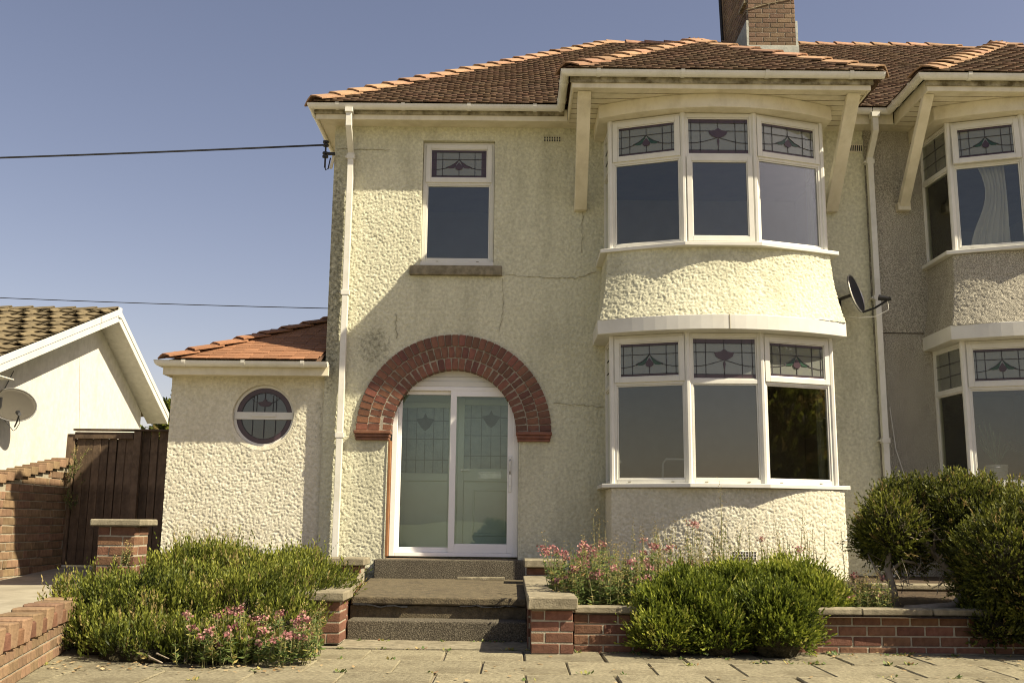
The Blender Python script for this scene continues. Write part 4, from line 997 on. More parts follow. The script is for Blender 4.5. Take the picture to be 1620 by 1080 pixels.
# ------------------------------------------------------------------ fence and walls on the left
fen = thing('board_fence', 'dark brown vertical board fence closing the drive beside the annex', 'fence', (-5.6, 3.2, .3))
x = -6.64; FT = 2.19
bmesh_cache = {}
while x < -4.25:
    w = rnd.choice((.115, .125, .135)); 
    right = x > -5.74
    key = (w, right)
    if key not in bmesh_cache:
        bm = MB(); hh = (1.88 if not right else 2.0)
        bm.hexa([(0, 0, 0), (w - .006, -.012, 0), (w - .006, .004, 0), (0, .006, 0), (0, 0, hh), (w - .006, -.012, hh), (w - .006, .004, hh), (0, .006, hh)])
        me = bpy.data.meshes.new('fence_board'); me.from_pydata(bm.v, [], bm.f); me.materials.append(WOOD); bmesh_cache[key] = me
    if abs(x + w / 2 + 5.70) > .08:
        piece('fence_board', bmesh_cache[key], fen, (x, 3.18 + (.03 if right else 0) + rnd.uniform(-.004, .004), .31), (0, rnd.uniform(-.006, .006), rnd.uniform(-.05, .05)))
    x += w
b = MB(); b.box(-6.75, -4.2, 3.225, 3.24, .3, 2.18); b.build('fence_backing', WOOD, fen)
b = MB(); b.box(-5.76, -5.65, 3.13, 3.222, .3, 2.30); b.box(-6.78, -6.66, 3.15, 3.222, .3, 2.25); b.build('fence_post', WOOD, fen, bevel=.005)
b = MB(); b.box(-6.66, -5.77, 3.135, 3.175, 2.18, 2.28); b.build('fence_rail', WOOD, fen, bevel=.004)
b = MB(); b.box(-6.68, -4.2, 3.11, 3.25, 2.301, 2.33); b.build('fence_cap', WOOD, fen, bevel=.004)

gw = thing('boundary_wall', 'orange block wall with stepped coping climbing to the board fence', 'wall', (-6.75, 1, .2))
WX = -6.69; ztop = lambda y: 1.52 + (y - 1.07) * .168
for k in range(17):
    z = .10 + k * .112; y = -1.2 + (-.15 if k % 2 else 0); al = k % 2
    while y < 3.12:
        L = .30 if al else .10; al = 1 - al
        if rnd.random() < .25: L = .36
        e = min(y + L, 3.13)
        if z + .112 < ztop((y + e) / 2) - .085 and e - y > .05:
            me = brick_mesh(round(e - y - .014, 2), .2, .098, ORBRICK, 'block')
            o = piece('block', me, gw, (WX - .10 + rnd.uniform(-.008, .008), (y + e) / 2, z + .056), (0, rnd.uniform(-.02, .02), math.pi / 2 + rnd.uniform(-.02, .02)))
        y = e
b = MB(); b.extr([(WX - .19, -1.3, -.1), (WX - .19, 3.14, -.1), (WX - .19, 3.14, ztop(3.14) - .105), (WX - .19, -1.3, ztop(-1.3) - .105)], (.178, 0, 0)); b.build('mortar_core', MORTAR, gw)
cm = cham(.25, .205, .115, .008, ORBRICK, 'coping_brick', .004)
y = -1.2
while y < 3.1:
    piece('coping_brick', cm, gw, (WX - .09, y + .11, ztop(y + .11) - .035), (0, 0, rnd.uniform(-.02, .02))); y += .218

lw = thing('low_brick_wall', 'low red brick wall with stepped brick coping at the drive edge', 'wall', (-3.45, -4.8, 0))
A = Vector((-3.66, -3.44)); B = Vector((-2.93, -6.5)); d = (B - A); T = d.length; d.normalize(); nn = Vector((-d.y, d.x)); rz = math.atan2(d.y, d.x)
brick_wall(lw, (B.x + .1, B.y), (A.x + .1, A.y), 0.0, 3, ORBRICK, .075, .235, .21)
s = .06; k = 0
hi_ = [cham(.235, .15, .155, .01, ORBRICK, 'coping_brick', .006) for _ in range(2)]; lo_ = [cham(.225, .15, .105, .01, BRICK, 'coping_brick', .006) for _ in range(2)]
while s < T:
    p = A + d * s
    piece('coping_brick', (hi_ if k % 2 else lo_)[(k // 2) % 2], lw, (p.x - .005, p.y, .226 + (.0775 if k % 2 else .0525) + rnd.uniform(-.006, .006)), (rnd.uniform(-.03, .03), 0, rnd.uniform(-.05, .05) + .1)); s += .168; k += 1

pr = thing('gate_pier', 'brick gate pier with concrete cap in front of the board fence', 'pier', (-3.445, -3.24, 0))
pier(pr, -3.375, -3.235, .325, 0.1, 10, BRICK)
slabstone(pr, 'pier_cap', -3.595, -3.155, -3.445, -3.025, .931, .99)

# ------------------------------------------------------------------ steps and garden walls
stp = thing('garden_steps', 'cracked weathered concrete steps leading up to the arched door', 'steps', (-.7, -3, 0))
b = MB(); b.prism([(-1.40, -3.27), (.135, -3.34), (.135, -3.0), (-1.40, -3.0)], -.1, .163); b.build('step', AGG, stp, bevel=.012)
b = MB(); b.prism([(-1.42, -3.0), (.135, -3.08), (.15, -2.0), (-1.50, -2.0)], 0, .268); b.build('step_riser', STEPM, stp, bevel=.01)
b = MB(); b.prism([(-1.41, -3.03), (.135, -3.11), (.16, -.02), (-1.66, -.02)], .274, .342); b.build('landing_slab', STEPM, stp, bevel=.014)
b = MB(); b.prism([(-1.5, -2.1), (.1, -2.1), (.1, -.05), (-1.6, -.05)], 0, .27); b.build('landing_base', STEPM, stp)
b = MB(); b.box(-1.60, .155, -.19, .12, .33, .558); b.build('threshold_step', AGG, stp, bevel=.012)
b = MB()
for i in range(2):
    P = [(-1.39 + .06 * k, .262 + rnd.uniform(-.016, .012) + (.02 if k < 3 else 0)) for k in range(9)] if i == 0 else [(-.45 + .05 * k, .272 + rnd.uniform(-.01, .01)) for k in range(11)]
    for (x0, z0), (x1, z1) in zip(P[:-1], P[1:]):
        w = rnd.uniform(.004, .010) * (1 if i == 0 else .6); yy = -3.042 - (x0 + 1.41) * .052
        b.extr([(x0, yy, z0 - w), (x1, yy, z1 - w), (x1, yy, z1 + w), (x0, yy, z0 + w)], (0, .03, 0))
b.build('step_crack', BLACKP, stp)
b = MB(); b.hexa([(-.62, -.36, .345), (-.08, -.33, .345), (-.08, -.26, .345), (-.62, -.29, .345), (-.62, -.36, .375), (-.08, -.33, .375), (-.08, -.26, .375), (-.62, -.29, .375)])
pl_ = b.build('timber_batten', BWOOD, None, bevel=.004); tag(pl_, 'short weathered timber batten lying on the landing below the door', 'timber')
pl_.data.materials.clear(); pl_.data.materials.append(CONC)

lf = thing('garden_wall', 'brick step wall with concrete coping left of the steps', 'wall', (-1.7, -2.5, 0))
pier(lf, -1.545, -3.585, .335, 0.02, 4, BRICK)
slabstone(lf, 'coping', -1.76, -1.345, -3.80, -3.36, .356, .43)
brick_wall(lf, (-1.40, -3.40), (-1.60, -1.05), .02, 4, BRICK, th=.2)
b = MB(); b.hexa([(-1.72, -3.355, .352), (-1.36, -3.355, .352), (-1.60, -1.06, .36), (-1.97, -1.06, .36), (-1.72, -3.355, .425), (-1.36, -3.355, .425), (-1.60, -1.06, .44), (-1.97, -1.06, .44)]); b.build('sloping_coping', CONC, lf, bevel=.01)
brick_wall(lf, (-1.98, -1.03), (-1.62, -1.03), .1, 5, BRICK, th=.3)
slabstone(lf, 'coping', -2.05, -1.585, -1.08, -.62, .518, .598)
rf = thing('garden_wall', 'brick step wall with concrete coping right of the steps', 'wall', (.3, -2.5, 0))
pier(rf, .318, -3.93, .335, 0.0, 4, BRICK)
slabstone(rf, 'coping', .125, .515, -4.15, -3.72, .336, .432)
brick_wall(rf, (.335, -3.76), (.335, -.95), .0, 4, BRICK, th=.2)
b = MB(); b.box(.125, .50, -3.715, -1.06, .352, .43); b.build('sloping_coping', CONC, rf, bevel=.01)
brick_wall(rf, (.16, -1.0), (.56, -1.0), .1, 5, BRICK, th=.3)
slabstone(rf, 'coping', .135, .60, -1.06, -.60, .518, .60)
rw_ = thing('retaining_wall', 'low brick retaining wall with slab coping under the right garden shrubs', 'wall', (3, -3.8, 0))
brick_wall(rw_, (.495, -3.90), (6.8, -3.70), -.03, 4, BRICK, ch=.08, L=.235, th=.11)
for i in range(11):
    t0 = .50 + i * .575
    me = cham(.57, .17, .052, .008, CONC, 'coping_slab', .004); piece('coping_slab', me, rw_, (t0 + .285, -3.85 + (t0 - .2) * .0318, .32), (0, rnd.uniform(-.006, .006), .0317))
lr = thing('retaining_wall', 'low brick retaining wall buried behind the sprawling left shrub', 'wall', (-2.4, -3.6, 0))
brick_wall(lr, (-3.27, -3.42), (-1.72, -3.60), .0, 3, BRICK)

ge = thing('garden_edging', 'low concrete edging between the two front gardens behind the clipped shrub', 'edging', (4.4, -1.7, .3))
brick_wall(ge, (3.62, -1.75), (5.4, -1.75), .2, 2, BRICK, th=.12); slabstone(ge, 'coping', 3.6, 5.4, -1.78, -1.60, .368, .425)

# ------------------------------------------------------------------ things behind the panes
LADM = mat('light grey enamel', (.62, .62, .58), (.70, .70, .66), 8, .4)
t = thing('stepladder', 'grey tubular stepladder hoop seen through the lower bay pane', 'stepladder', (1.97, .3, .57))
b = MB(); b.tube([(1.80, .05, .57), (1.82, .15, 1.50), (1.83, .15, 1.72), (1.87, .15, 1.77), (2.08, .15, 1.77), (2.12, .15, 1.72), (2.13, .15, 1.50), (2.15, .05, .57)], .013, 8); b.build('frame', LADM, t, smooth=True)
b = MB(); b.tube([(1.80, .6, .57), (1.83, .18, 1.42), (2.12, .18, 1.42), (2.15, .6, .57)], .012, 6); b.build('rear_frame', LADM, t)
b = MB()
for z in (.8, 1.05, 1.3): b.box(1.82, 2.13, .05 + (z - .57) * .1, .16 + (z - .57) * .1, z, z + .025)
b.build('tread', LADM, t)
t = thing('spray_bottle', 'pale spray bottle on the inner sill of the lower bay', 'bottle', (1.23, -.2, 1.45))
b = MB(); b.tube([(1.22, -.45, 1.44), (1.22, -.45, 1.60), (1.22, -.45, 1.63), (1.22, -.45, 1.68)], [.035, .035, .014, .014], 10); b.build('body', LADM, t, smooth=True); b = MB(); b.box(1.195, 1.26, -.465, -.435, 1.68, 1.71); b.build('trigger', GREYM, t)
b = MB(); b.box(1.16, 3.64, -.60, .02, 1.42, 1.436); b.build('inner_sill', DARKR, house)
b = MB(); b.box(5.22, 7.5, -.64, .02, 1.43, 1.452); b.build('inner_sill', UPVC, nbh)
POT = mat('pale glazed pot', (.80, .79, .74), (.85, .84, .80), 5, .4)
t = thing('plant_pot', 'ribbed cream plant pot with spiky leaves behind the lower right pane', 'pot plant', (5.50, -.66, 1.45))
b = MB(); b.tube([(5.50, -.66, 1.448), (5.50, -.66, 1.55), (5.50, -.66, 1.69)], [.085, .10, .115], 20); b.build('pot', POT, t, smooth=False)
b = MB()
for i in range(5): b.tube([(5.50 + (.093 + .006 * i) * math.cos(a), -.66 + (.093 + .006 * i) * math.sin(a), 1.49 + .042 * i) for a in np.linspace(0, 2 * math.pi, 21)], .006, 4, cap=False)
b.build('rib', POT, t)
b = MB()
for i in range(16):
    a = rnd.uniform(0, 6.28); l = rnd.uniform(.25, .5); h = rnd.uniform(.1, .5)
    b.tube([(5.50, -.66, 1.68), (5.50 + math.cos(a) * l * .5, -.53 + math.sin(a) * l * .25, 1.75 + h), (5.50 + math.cos(a) * l, -.5 + math.sin(a) * l * .4, 1.68 + h * .9)], [.004, .006, .001], 4)
b.build('leaves', mat('dim houseplant', (.16, .2, .12), (.2, .25, .15), 8), t)
def curtain(name, label, x0, x1, y, z0, z1, tie, parent_cat='curtain'):
    U = np.linspace(0, 1, 60); V = np.linspace(0, 1, 24); Ug, Vg = np.meshgrid(U, V)
    w = 1 - tie * np.sin(np.pi * np.clip(1 - Vg, 0, 1)) ** 2 * .55
    X = x1 - (x1 - x0) * (1 - Ug) * w; Y = y + .035 * np.sin(Ug * 38 + Vg * 2) + .01 * np.sin(Ug * 90); Z = z0 + (z1 - z0) * Vg
    n = len(U); i = np.arange(Ug.size).reshape(Ug.shape); F = np.stack([i[:-1, :-1], i[:-1, 1:], i[1:, 1:], i[1:, :-1]], -1).reshape(-1, 4)
    o = np_mesh(name, np.stack([X, Y, Z], -1).reshape(-1, 3), F, CURT, None, smooth=True); s = o.modifiers.new('thick', 'SOLIDIFY'); s.thickness = .006
    return tag(o, label, 'curtain')
curtain('curtain', 'white tied curtain hanging inside the upper right bay window', 5.40, 5.86, -.66, 4.19, 5.72, .9)

# ------------------------------------------------------------------ overhead cables
def cable(name, label, a, b_, sag, r):
    a = Vector(a); b_ = Vector(b_); b = MB(); P = [a + (b_ - a) * t - Vector((0, 0, sag * 4 * t * (1 - t))) for t in np.linspace(0, 1, 16)]; b.tube(P, r, 5)
    return tag(b.build(name, BLACKP), label, 'cable')
cable('overhead_cable', 'thick black overhead cable reaching the bracket under the left eaves', (-2.44, -.08, 5.66), (-14.0, 1.0, 5.62), .05, .013)
cable('overhead_cable', 'thin lower overhead cable passing behind the cream house', (-2.2, 5.0, 4.62), (-20.0, 8.0, 5.9), .12, .008)
t = thing('cable_bracket', 'black insulator bracket holding the cable at the upper left corner', 'bracket', (-2.36, -.06, 5.6))
b = MB(); b.tube([(-2.40, -.08, 5.72), (-2.40, -.08, 5.36)], .012, 6)
for z in (5.70, 5.655, 5.55, 5.505): b.tube([(-2.40, -.08, z - .012), (-2.40, -.08, z + .012)], .038, 10)
b.box(-2.40, -2.28, -.10, -.06, 5.53, 5.56); b.tube([(-2.40, -.08, 5.38), (-2.39, -.08, 5.33), (-2.36, -.07, 5.35), (-2.34, -.05, 5.5)], .008, 5); b.build('insulator', BLACKP, t)
b = MB(); b.hexa([(-2.35, -.05, 5.37), (-2.32, -.05, 5.37), (-2.32, -.01, 5.37), (-2.35, -.01, 5.37), (-2.315, -.05, 5.54), (-2.285, -.05, 5.54), (-2.285, -.01, 5.54), (-2.315, -.01, 5.54)]); b.build('backing_strip', TRIM, t)

# ------------------------------------------------------------------ vegetation
def foliage(name, parent, m, clumps, n, seed, stem=.055, leaf=.026, w=.0068, per=7, up=.45, shell=.35, zmin=.0, lump=.16, tone0=0, spread=.75, brown=.04, under=False):
    rs = np.random.RandomState(seed); C = np.array([c[0] for c in clumps]); Rr = np.array([c[1] for c in clumps], float)
    area = np.array([(r[0] * r[1] + r[0] * r[2] + r[1] * r[2]) for r in Rr]); cnt = (n * area / area.sum()).astype(int)
    BP = []; BN = []
    for c, r, k in zip(C, Rr, cnt):
        D = rs.normal(size=(k, 3)); D /= np.linalg.norm(D, axis=1, keepdims=True); D[:, 2] = D[:, 2] if under else np.where(D[:, 2] < -.35, -D[:, 2], D[:, 2])
        lum = 1 + lump * (vnoise(D[:, 0] * 3.1 + c[0] * 3 + 9, D[:, 2] * 3.1 + D[:, 1] * 2.3 + 9, seed) - .5) * 2 + lump * .5 * (vnoise(D[:, 0] * 8 + 40, D[:, 2] * 8 + D[:, 1] * 6 + 40, seed + 1) - .5) * 2
        rr = (1 - shell * rs.rand(k) ** 1.8) * lum
        p = c + D * r * rr[:, None]; nn = D / r; nn /= np.linalg.norm(nn, axis=1, keepdims=True)
        ok = p[:, 2] > zmin
        for c2, r2 in zip(C, Rr):
            if (c2 == c).all(): continue
            ok &= (((p - c2) / r2) ** 2).sum(1) > .55
        BP.append(p[ok]); BN.append(nn[ok])
    P = np.concatenate(BP); Nn = np.concatenate(BN); k = len(P)
    d = Nn * (1 - up) + np.array([0, 0, 1]) * up + rs.normal(size=(k, 3)) * .22; d /= np.linalg.norm(d, axis=1, keepdims=True)
    sl_ = stem * (.6 + .8 * rs.rand(k)) * np.where(rs.rand(k) < .05, 1.9, 1)
    patch = vnoise(P[:, 0] * 2.2 + 20, P[:, 2] * 2.2 + P[:, 1] * 1.7 + 20, seed + 2)
    tone = np.clip(.28 + .45 * (rs.rand(k) - .3) + .35 * (patch - .5) + tone0, 0, .9)
    tone0_ = tone; tone = np.where(rs.rand(k) < brown * (1 + 6 * (patch > .72)), .97, tone)
    i = np.arange(per); tpos = (i + .5) / per
    S = P[:, None] + d[:, None] * (sl_[:, None] * tpos[None])[..., None]
    rv = rs.normal(size=(k, per, 3)); rv -= (rv * d[:, None]).sum(-1, keepdims=True) * d[:, None]; rv /= np.linalg.norm(rv, axis=-1, keepdims=True) + 1e-9
    sp = spread * (1 - .6 * tpos)[None, :, None]
    ld = d[:, None] * (1 - sp * .5) + rv * sp; ld /= np.linalg.norm(ld, axis=-1, keepdims=True)
    sd_ = np.cross(ld, rs.normal(size=(k, per, 3))); sd_ /= np.linalg.norm(sd_, axis=-1, keepdims=True) + 1e-9
    ll = leaf * (.7 + .6 * rs.rand(k, per))[..., None]
    V = np.stack([S, S + ld * ll * .5 + sd_ * w, S + ld * ll, S + ld * ll * .5 - sd_ * w], 2).reshape(-1, 3)
    F = np.arange(len(V)).reshape(-1, 4)
    return np_mesh(name, V, F, m, parent, tone=np.repeat(np.where(tone[:, None] > .92, tone[:, None], np.clip(tone[:, None] + .5 * (tpos[None] - .55), 0, .92)).ravel(), 4), kind='stuff')
def core(parent, clumps, k, zmin=-.02, m=CORESHADE):  # solid dark blobs that paint the shaded interior behind the leaves
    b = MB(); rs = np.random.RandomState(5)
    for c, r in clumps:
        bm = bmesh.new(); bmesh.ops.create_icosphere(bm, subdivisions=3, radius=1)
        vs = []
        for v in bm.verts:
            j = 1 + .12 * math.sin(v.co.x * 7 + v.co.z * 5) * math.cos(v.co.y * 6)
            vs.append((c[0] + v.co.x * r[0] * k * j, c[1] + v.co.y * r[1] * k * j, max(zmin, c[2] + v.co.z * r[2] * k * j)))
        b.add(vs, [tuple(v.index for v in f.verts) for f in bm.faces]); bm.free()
    b.build('shade_core', m, parent)
def woody(parent, lines, m=TWIG, name='stem'):
    b = MB()
    for pts, r0, r1 in lines:
        n = len(pts); b.tube(pts, [r0 + (r1 - r0) * i / (n - 1) for i in range(n)], 7)
    return b.build(name, m, parent, smooth=True)

# sprawling left shrub
sh = thing('sprawling_shrub', 'wide sprawling needle leaved shrub spilling over the left garden onto the pavement', 'shrub', (-2.6, -3.6, .1))
cl = [((-3.35, -2.70, 0.276), (0.47, 0.56, 0.224)), ((-2.75, -2.60, 0.386), (0.58, 0.70, 0.264)), ((-2.10, -2.50, 0.368), (0.49, 0.66, 0.256)), ((-3.30, -3.72, 0.184), (0.39, 0.36, 0.240)),
      ((-2.75, -4.00, 0.184), (0.47, 0.42, 0.280)), ((-2.20, -3.75, 0.239), (0.52, 0.42, 0.264)), ((-2.65, -4.45, 0.018), (0.45, 0.39, 0.192)), ((-2.15, -4.50, 0.000), (0.38, 0.38, 0.176)), ((-1.95, -3.20, 0.331), (0.42, 0.47, 0.208)), ((-1.78, -4.00, 0.129), (0.21, 0.28, 0.208)), ((-3.10, -4.20, 0.074), (0.23, 0.28, 0.160))]
core(sh, cl, .78); foliage('foliage', sh, NEEDLE, cl, 15500, 11, up=.66, lump=.38, stem=.125, leaf=.034, brown=.035, spread=.55, per=9)
woody(sh, [([(-2.62, -4.6, .03), (-2.5, -4.88, .05), (-2.38, -4.98, .03)], .012, .005), ([(-2.5, -4.7, .05), (-2.45, -4.9, .08), (-2.33, -5.0, .06)], .009, .003), ([(-2.3, -4.7, .05), (-2.25, -4.92, .03)], .008, .003)])

def dome(label, cl, n, seed, m=NEEDLE2):
    t = thing('dome_shrub', label, 'shrub', (cl[0][0][0], cl[0][0][1], 0), 'rounded evergreen shrubs in the right garden')
    core(t, cl, .80); foliage('foliage', t, m, cl, n, seed, up=.5, lump=.34, stem=.105, leaf=.030, brown=.02, spread=.6, per=9, tone0=.0)
    woody(t, [([(cl[0][0][0], cl[0][0][1], 0), (cl[0][0][0] + .03, cl[0][0][1], .15), (cl[0][0][0], cl[0][0][1], .3)], .03, .015)])
dome('large bright green dome shrub nearest the steps on the right', [((1.42, -3.72, .21), (.36, .40, .31)), ((1.20, -3.98, .10), (.21, .25, .18)), ((1.62, -4.0, .12), (.20, .25, .23))], 7000, 21)
dome('small low round shrub at the pavement edge right of the big dome', [((2.06, -4.0, .17), (.26, .29, .29))], 2600, 22)
dome('rear green shrub mound under the bay sill behind the low round shrub', [((2.40, -3.2, .37), (.34, .36, .25)), ((2.54, -3.5, .30), (.22, .24, .21)), ((1.92, -3.2, .36), (.27, .36, .23))], 6000, 23)

# big clipped shrub on bare stems
tp = thing('clipped_shrub', 'large dark rounded shrub on bare twisted stems at right', 'shrub', (3.6, -3.1, .28))
cl = [((3.36, -3.05, .97), (.25, .32, .27)), ((3.66, -2.70, 1.16), (.34, .34, .23)), ((4.02, -2.95, 1.13), (.35, .42, .28)), ((4.28, -3.0, 1.0), (.36, .42, .36)),
      ((4.12, -3.30, .80), (.36, .34, .36)), ((4.25, -3.40, .48), (.32, .32, .28)), ((3.98, -3.62, .28), (.24, .24, .20)), ((3.42, -2.75, .86), (.22, .25, .20)), ((4.45, -3.1, .6), (.3, .3, .4)), ((3.75, -2.55, 1.05), (.35, .25, .25)), ((3.60, -2.55, .80), (.34, .22, .22)), ((4.05, -3.45, .66), (.34, .34, .34)), ((4.35, -3.85, .85), (.38, .40, .38)), ((4.55, -4.0, .48), (.38, .32, .34)), ((3.94, -3.92, .74), (.32, .32, .32)), ((4.16, -3.98, .47), (.31, .30, .29)), ((4.3, -3.75, .30), (.36, .30, .26)), ((3.86, -3.78, .20), (.22, .2, .13)), ((4.45, -3.2, .85), (.35, .4, .4))]
core(tp, cl, .64, .05); foliage('foliage', tp, TOPLEAF, cl, 32000, 31, under=True, up=.45, lump=.32, stem=.08, leaf=.028, brown=.05, spread=.65, per=8, zmin=.08)
woody(tp, [([(3.35, -3.1, .28), (3.33, -3.12, .45), (3.30, -3.1, .62), (3.36, -3.0, .80), (3.30, -2.95, 1.0)], .04, .02),
           ([(3.30, -3.45, .30), (3.50, -3.46, .32), (3.72, -3.42, .34), (3.85, -3.34, .45), (3.80, -3.2, .62), (3.70, -3.1, .78), (3.60, -3.05, 1.0), (3.55, -3.0, 1.15)], .045, .014),
           ([(3.55, -3.60, .27), (3.75, -3.62, .24), (3.95, -3.56, .27), (4.05, -3.4, .45), (4.0, -3.2, .7)], .04, .02),
           ([(3.80, -3.2, .6), (3.90, -3.16, .72), (3.93, -3.1, .92), (4.0, -3.0, 1.1)], .018, .008), ([(3.71, -3.15, .72), (3.62, -3.18, .86), (3.52, -3.15, .98), (3.45, -3.1, 1.1)], .014, .005),
           ([(3.70, -3.12, .76), (3.72, -3.14, .95), (3.69, -3.1, 1.15)], .012, .005), ([(3.72, -3.16, .7), (3.82, -3.2, .86), (3.86, -3.2, 1.02)], .010, .004), ([(3.66, -3.18, .8), (3.55, -3.2, .88), (3.42, -3.2, .92)], .008, .003),
           ([(3.32, -3.1, .6), (3.42, -3.14, .70), (3.55, -3.1, .68), (3.66, -3.05, .6)], .018, .008), ([(3.33, -3.12, .5), (3.2, -3.1, .6), (3.15, -3.05, .75)], .012, .005)])
b = MB()
rs_ = random.Random(4)
for i in range(90):
    x = rs_.uniform(3.3, 4.1); y = rs_.uniform(-3.3, -2.9); z = rs_.uniform(.4, .95); a = rs_.uniform(0, 6.28); l = rs_.uniform(.12, .3)
    b.tube([(x, y, z), (x + l * .5 * math.cos(a), y + rs_.uniform(-.05, .05), z + l * .5 * abs(math.sin(a))), (x + l * math.cos(a), y + rs_.uniform(-.08, .08), z + l * abs(math.sin(a)) + .03)], [.004, .003, .0015], 4)
b.build('twigs', TWIG, tp, kind='stuff')

# valerian and other herbs
def herb(name, label, spots, h, seed, nleaf=16, flower=.6, leaf=.06, cat='plant', m=VALER, lean=.2, dry=.15, grp=None, fl_r=.024):
    rs = np.random.RandomState(seed); t = thing(name, label, cat, spots[0], grp)
    V = []; tone = []; SV = MB(); FV = []; ft = []; DV = []; dt = []
    for (x, y, z) in spots:
        hh = h * rs.uniform(.4, 1.2); a = rs.uniform(0, 6.28); ln = lean * rs.rand() * hh; top = np.array((x + ln * math.cos(a), y + ln * math.sin(a), z + hh)); bs_ = np.array((x, y, z))
        SV.tube([tuple(bs_), tuple((bs_ * .5 + top * .5) + np.array((rs.uniform(-.01, .01), rs.uniform(-.01, .01), 0))), tuple(top)], [.004, .003, .002], 4)
        isdry = rs.rand() < dry
        for i in range(nleaf):
            q = rs.uniform(.1, .92); p = bs_ + (top - bs_) * q; an = rs.uniform(0, 6.28); l = leaf * rs.uniform(.6, 1.2) * (1.15 - .6 * q)
            d = np.array((math.cos(an), math.sin(an), rs.uniform(-.1, .8))); d /= np.linalg.norm(d); s = np.cross(d, (0, 0, 1.0)); s /= np.linalg.norm(s); s = s * l * .22 + np.array((0, 0, rs.uniform(-.3, .3) * l * .2))
            s = s * 1.25; V += [p, p + d * l * .45 + s, p + d * l, p + d * l * .45 - s]; tone += [min(1, max(0, rs.normal(.42, .22)))] * 4
        if rs.rand() < flower:
            for i in range(34):
                o = rs.normal(size=3) * fl_r * np.array((1, 1, .7)); p = top + o; u = rs.normal(size=3); u /= np.linalg.norm(u); w = np.cross(u, rs.normal(size=3)); w /= np.linalg.norm(w); k = .008
                FV += [p - u * k - w * k, p + u * k - w * k, p + u * k + w * k, p - u * k + w * k]; ft += [rs.rand()] * 4
        elif isdry:
            for i in range(40):
                q = rs.uniform(.5, 1.15); p = bs_ + (top - bs_) * q + rs.normal(size=3) * .018; u = rs.normal(size=3); u /= np.linalg.norm(u); w = np.cross(u, rs.normal(size=3)); w /= np.linalg.norm(w)
                DV += [p, p + u * .008 + w * .004, p + u * .016, p + u * .008 - w * .004]; dt += [rs.rand()] * 4
    SV.build('stems', DRY if False else mat_stem, t, kind='stuff')
    np_mesh('leaves', np.array(V), np.arange(len(V)).reshape(-1, 4), m, t, tone=tone, kind='stuff')
    if FV: np_mesh('flowers', np.array(FV), np.arange(len(FV)).reshape(-1, 4), PINK, t, tone=ft, kind='stuff')
    if DV: np_mesh('seed_heads', np.array(DV), np.arange(len(DV)).reshape(-1, 4), DRY, t, tone=dt, kind='stuff')
    return t
mat_stem = mat('green stem', (.14, .15, .06), (.22, .2, .09), 10)
rs = np.random.RandomState(8)
def spots(n, x0, x1, y0, y1, z0): return [(rs.uniform(x0, x1), rs.uniform(y0, y1), z0) for _ in range(n)]
herb('valerian', 'pink flowered valerian sprawling at the left foot of the step wall', spots(150, -2.3, -1.42, -4.98, -4.2, .0), .30, 41, 26, .2, .062, dry=.35, fl_r=.018)
herb('valerian', 'tall pink valerian clump right beside the right step pier', spots(120, .36, .85, -3.6, -2.6, .27), .46, 42, 34, .16, .065, dry=.35)
herb('valerian', 'pale yellowing valerian clump between the step pier and the dome shrub', spots(115, .85, 1.4, -3.5, -2.5, .27), .46, 43, 32, .08, .065, dry=.5)
herb('valerian', 'sparse faded valerian under the middle of the bay', spots(85, 1.3, 2.2, -2.3, -1.4, .38), .52, 44, 12, .05, .055, dry=.75)
herb('tall_weed', 'single tall seeding weed against the bay base', [(1.96, -2.6, .5), (1.97, -2.58, .5)], .66, 45, 12, 0, .04, dry=1.0, lean=.02)
herb('valerian', 'tall dry seeding valerian stems rising in front of the bay base', [(rs.uniform(.6, 3.2), rs.uniform(-2.9, -1.6), .3) for _ in range(34)], .66, 52, 9, 0, .045, dry=1.0, lean=.1)
herb('valerian', 'straggly seed heads of valerian at the right end of the bay base', spots(45, 2.35, 3.05, -2.2, -1.4, .36), .42, 46, 11, .04, .05, dry=.8)
herb('valerian', 'small valerian with red flowers beside the bare stems of the clipped shrub', spots(75, 2.75, 3.2, -3.55, -3.1, .27), .27, 47, 22, .15, .05, dry=.4)
herb('weed', 'dry pale weeds at the foot of the annex wall', spots(30, -3.9, -3.1, -.5, -.1, .45), .42, 48, 5, 0, .035, dry=1.0)
herb('weed', 'trailing weed on the corner between block wall and fence', [(-6.6 + rs.uniform(-.05, .12), 3.02 + rs.uniform(-.12, .05), rs.uniform(1.1, 1.9)) for _ in range(40)], .16, 49, 10, 0, .05, lean=.9, dry=.2)
herb('weed', 'small weed growing against the gate pier', spots(12, -3.36, -3.2, -3.5, -3.44, .6), .16, 50, 10, 0, .04, dry=.5)
# tree far behind the gap
tr = thing('garden_tree', 'green tree crown peeping between the bungalow and the annex', 'tree', (-7.6, 12, 0))
cl = [((-7.62, 12, 3.15), (.8, .8, .7)), ((-8.1, 12.2, 2.6), (.8, .8, .7)), ((-7.1, 12.1, 2.5), (.8, .8, .7))]
foliage('crown', tr, NEEDLE, cl, 3500, 51, up=.3, stem=.15, leaf=.11, w=.03, per=6, lump=.3); woody(tr, [([(-7.6, 12, -.1), (-7.55, 12, 1.2), (-7.6, 12, 2.8)], .14, .05)], name='trunk')
# a bush over the road, seen only as a reflection in the sliding door
bu = thing('roadside_bush', 'dark bush across the road, mirrored in the right door pane', 'bush', (-.55, -21, -.1))
cl = [((-.55, -21, .35), (.42, .4, .62)), ((-.85, -21, .2), (.4, .4, .4)), ((-.25, -21.1, .3), (.3, .35, .45))]
core(bu, cl, .8, -.1); foliage('foliage', bu, TOPLEAF, cl, 1800, 61, stem=.1, leaf=.07, w=.02, lump=.3)
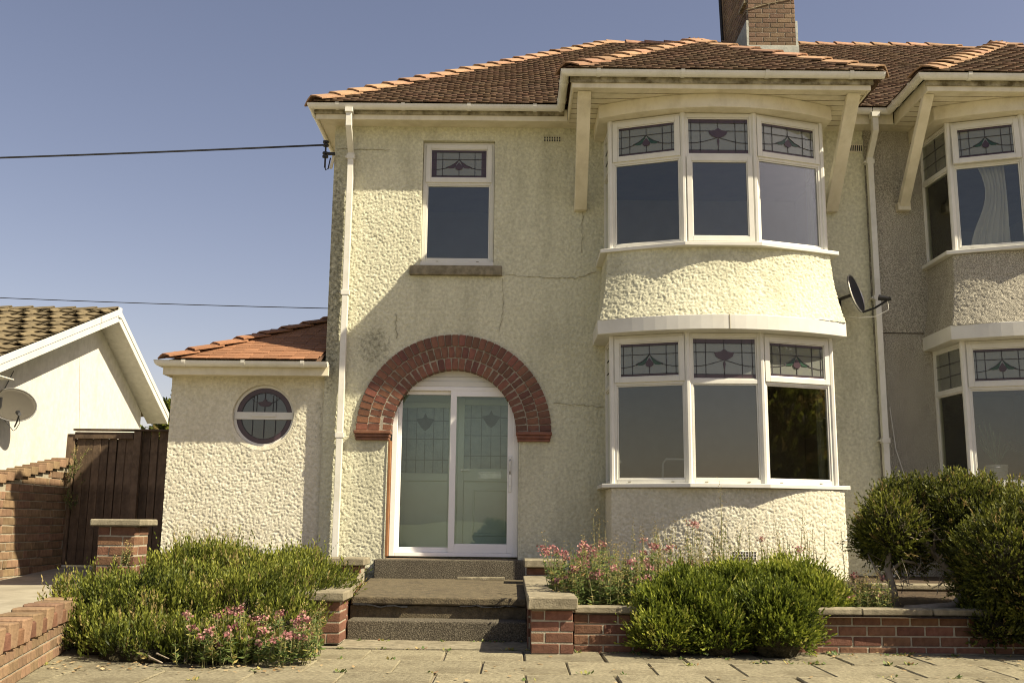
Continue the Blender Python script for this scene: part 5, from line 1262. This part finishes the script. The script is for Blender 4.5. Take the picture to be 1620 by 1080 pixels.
# trees over the road to the right, seen only as reflections in the right hand bay panes
for q, (x, y, sc, lab) in enumerate(((20.0, -15.5, 1.35, 'dark street tree mirrored in the lower right bay pane'), (26.5, -19.0, 1.7, 'taller dark street tree mirrored at the edge of the right bay panes'))):
    st_ = thing('street_tree', lab, 'tree', (x, y, -.1), 'trees across the road'); cl = [((x, y, 2.6 * sc), (2.3 * sc, 2.2 * sc, 1.9 * sc)), ((x - 1.4, y + .3, 1.8 * sc), (1.6, 1.5, 1.3)), ((x + 1.6, y, 1.9 * sc), (1.6, 1.5, 1.4)), ((x, y, 4.1 * sc), (1.5, 1.4, 1.2))]
    core(st_, cl, .7, .2); foliage('crown', st_, TOPLEAF, cl, 2600, 71 + q, stem=.35, leaf=.22, w=.07, lump=.4, under=True); woody(st_, [([(x, y, -.1), (x + .1, y, 1.2), (x, y, 2.6)], .18, .08)], name='trunk')
# small weeds and moss in the joints and at the foot of the walls
rs = np.random.RandomState(91); V = []; tn = []
sp_ = [(rs.uniform(-3.7, -3.3), rs.normal(-4.0, .12)) for _ in range(26)] + [(rs.uniform(.5, 6), -3.97 + .03 * rs.rand()) for _ in range(40)] + [(rs.uniform(-1.4, .15), -3.36) for _ in range(8)] + \
      [(-1.101 + .6 * rs.randint(-6, 9) + .3 * rs.randint(0, 2), rs.uniform(-5.6, -3.9)) for _ in range(26)] + [(rs.uniform(-3, 5), -3.86 - .62 * rs.randint(0, 3) + rs.normal() * .006) for _ in range(40)]
for (x, y) in sp_:
    for k in range(rs.randint(5, 14)):
        a = rs.uniform(0, 6.28); l = rs.uniform(.012, .045); u = np.array((math.cos(a), math.sin(a), rs.uniform(.2, 1.3))); u /= np.linalg.norm(u); w = np.array((-math.sin(a), math.cos(a), 0)) * .3; p = np.array((x + rs.normal() * .02, y + rs.normal() * .012, -.002))
        V += [p, p + u * l * .5 + w * l, p + u * l, p + u * l * .5 - w * l]; tn += [min(1, max(0, rs.normal(.5, .25)))] * 4
tag(np_mesh('joint_weeds', np.array(V), np.arange(len(V)).reshape(-1, 4), VALER, None, tone=tn), kind='stuff')
# dead leaves on the pavement
rs = np.random.RandomState(77); V = []; tn = []
for i in range(420):
    zone = rs.rand()
    if zone < .45: x, y = rs.uniform(2.3, 6), rs.normal(-4.05, .12)
    elif zone < .75: x, y = rs.uniform(-3.3, -1.4), rs.normal(-5.0, .15)
    else: x, y = rs.uniform(-3, 5), rs.uniform(-5.6, -4)
    a = rs.uniform(0, 6.28); l = rs.uniform(.012, .05); u = np.array((math.cos(a), math.sin(a), rs.uniform(-.1, .3))); w = np.array((-math.sin(a), math.cos(a), rs.uniform(-.2, .2))) * .35; p = np.array((x, y, .008))
    V += [p, p + u * l * .5 + w * l, p + u * l, p + u * l * .5 - w * l]; tn += [rs.rand()] * 4
tag(np_mesh('fallen_leaves', np.array(V), np.arange(len(V)).reshape(-1, 4), LITTER, None, tone=tn), kind='stuff')
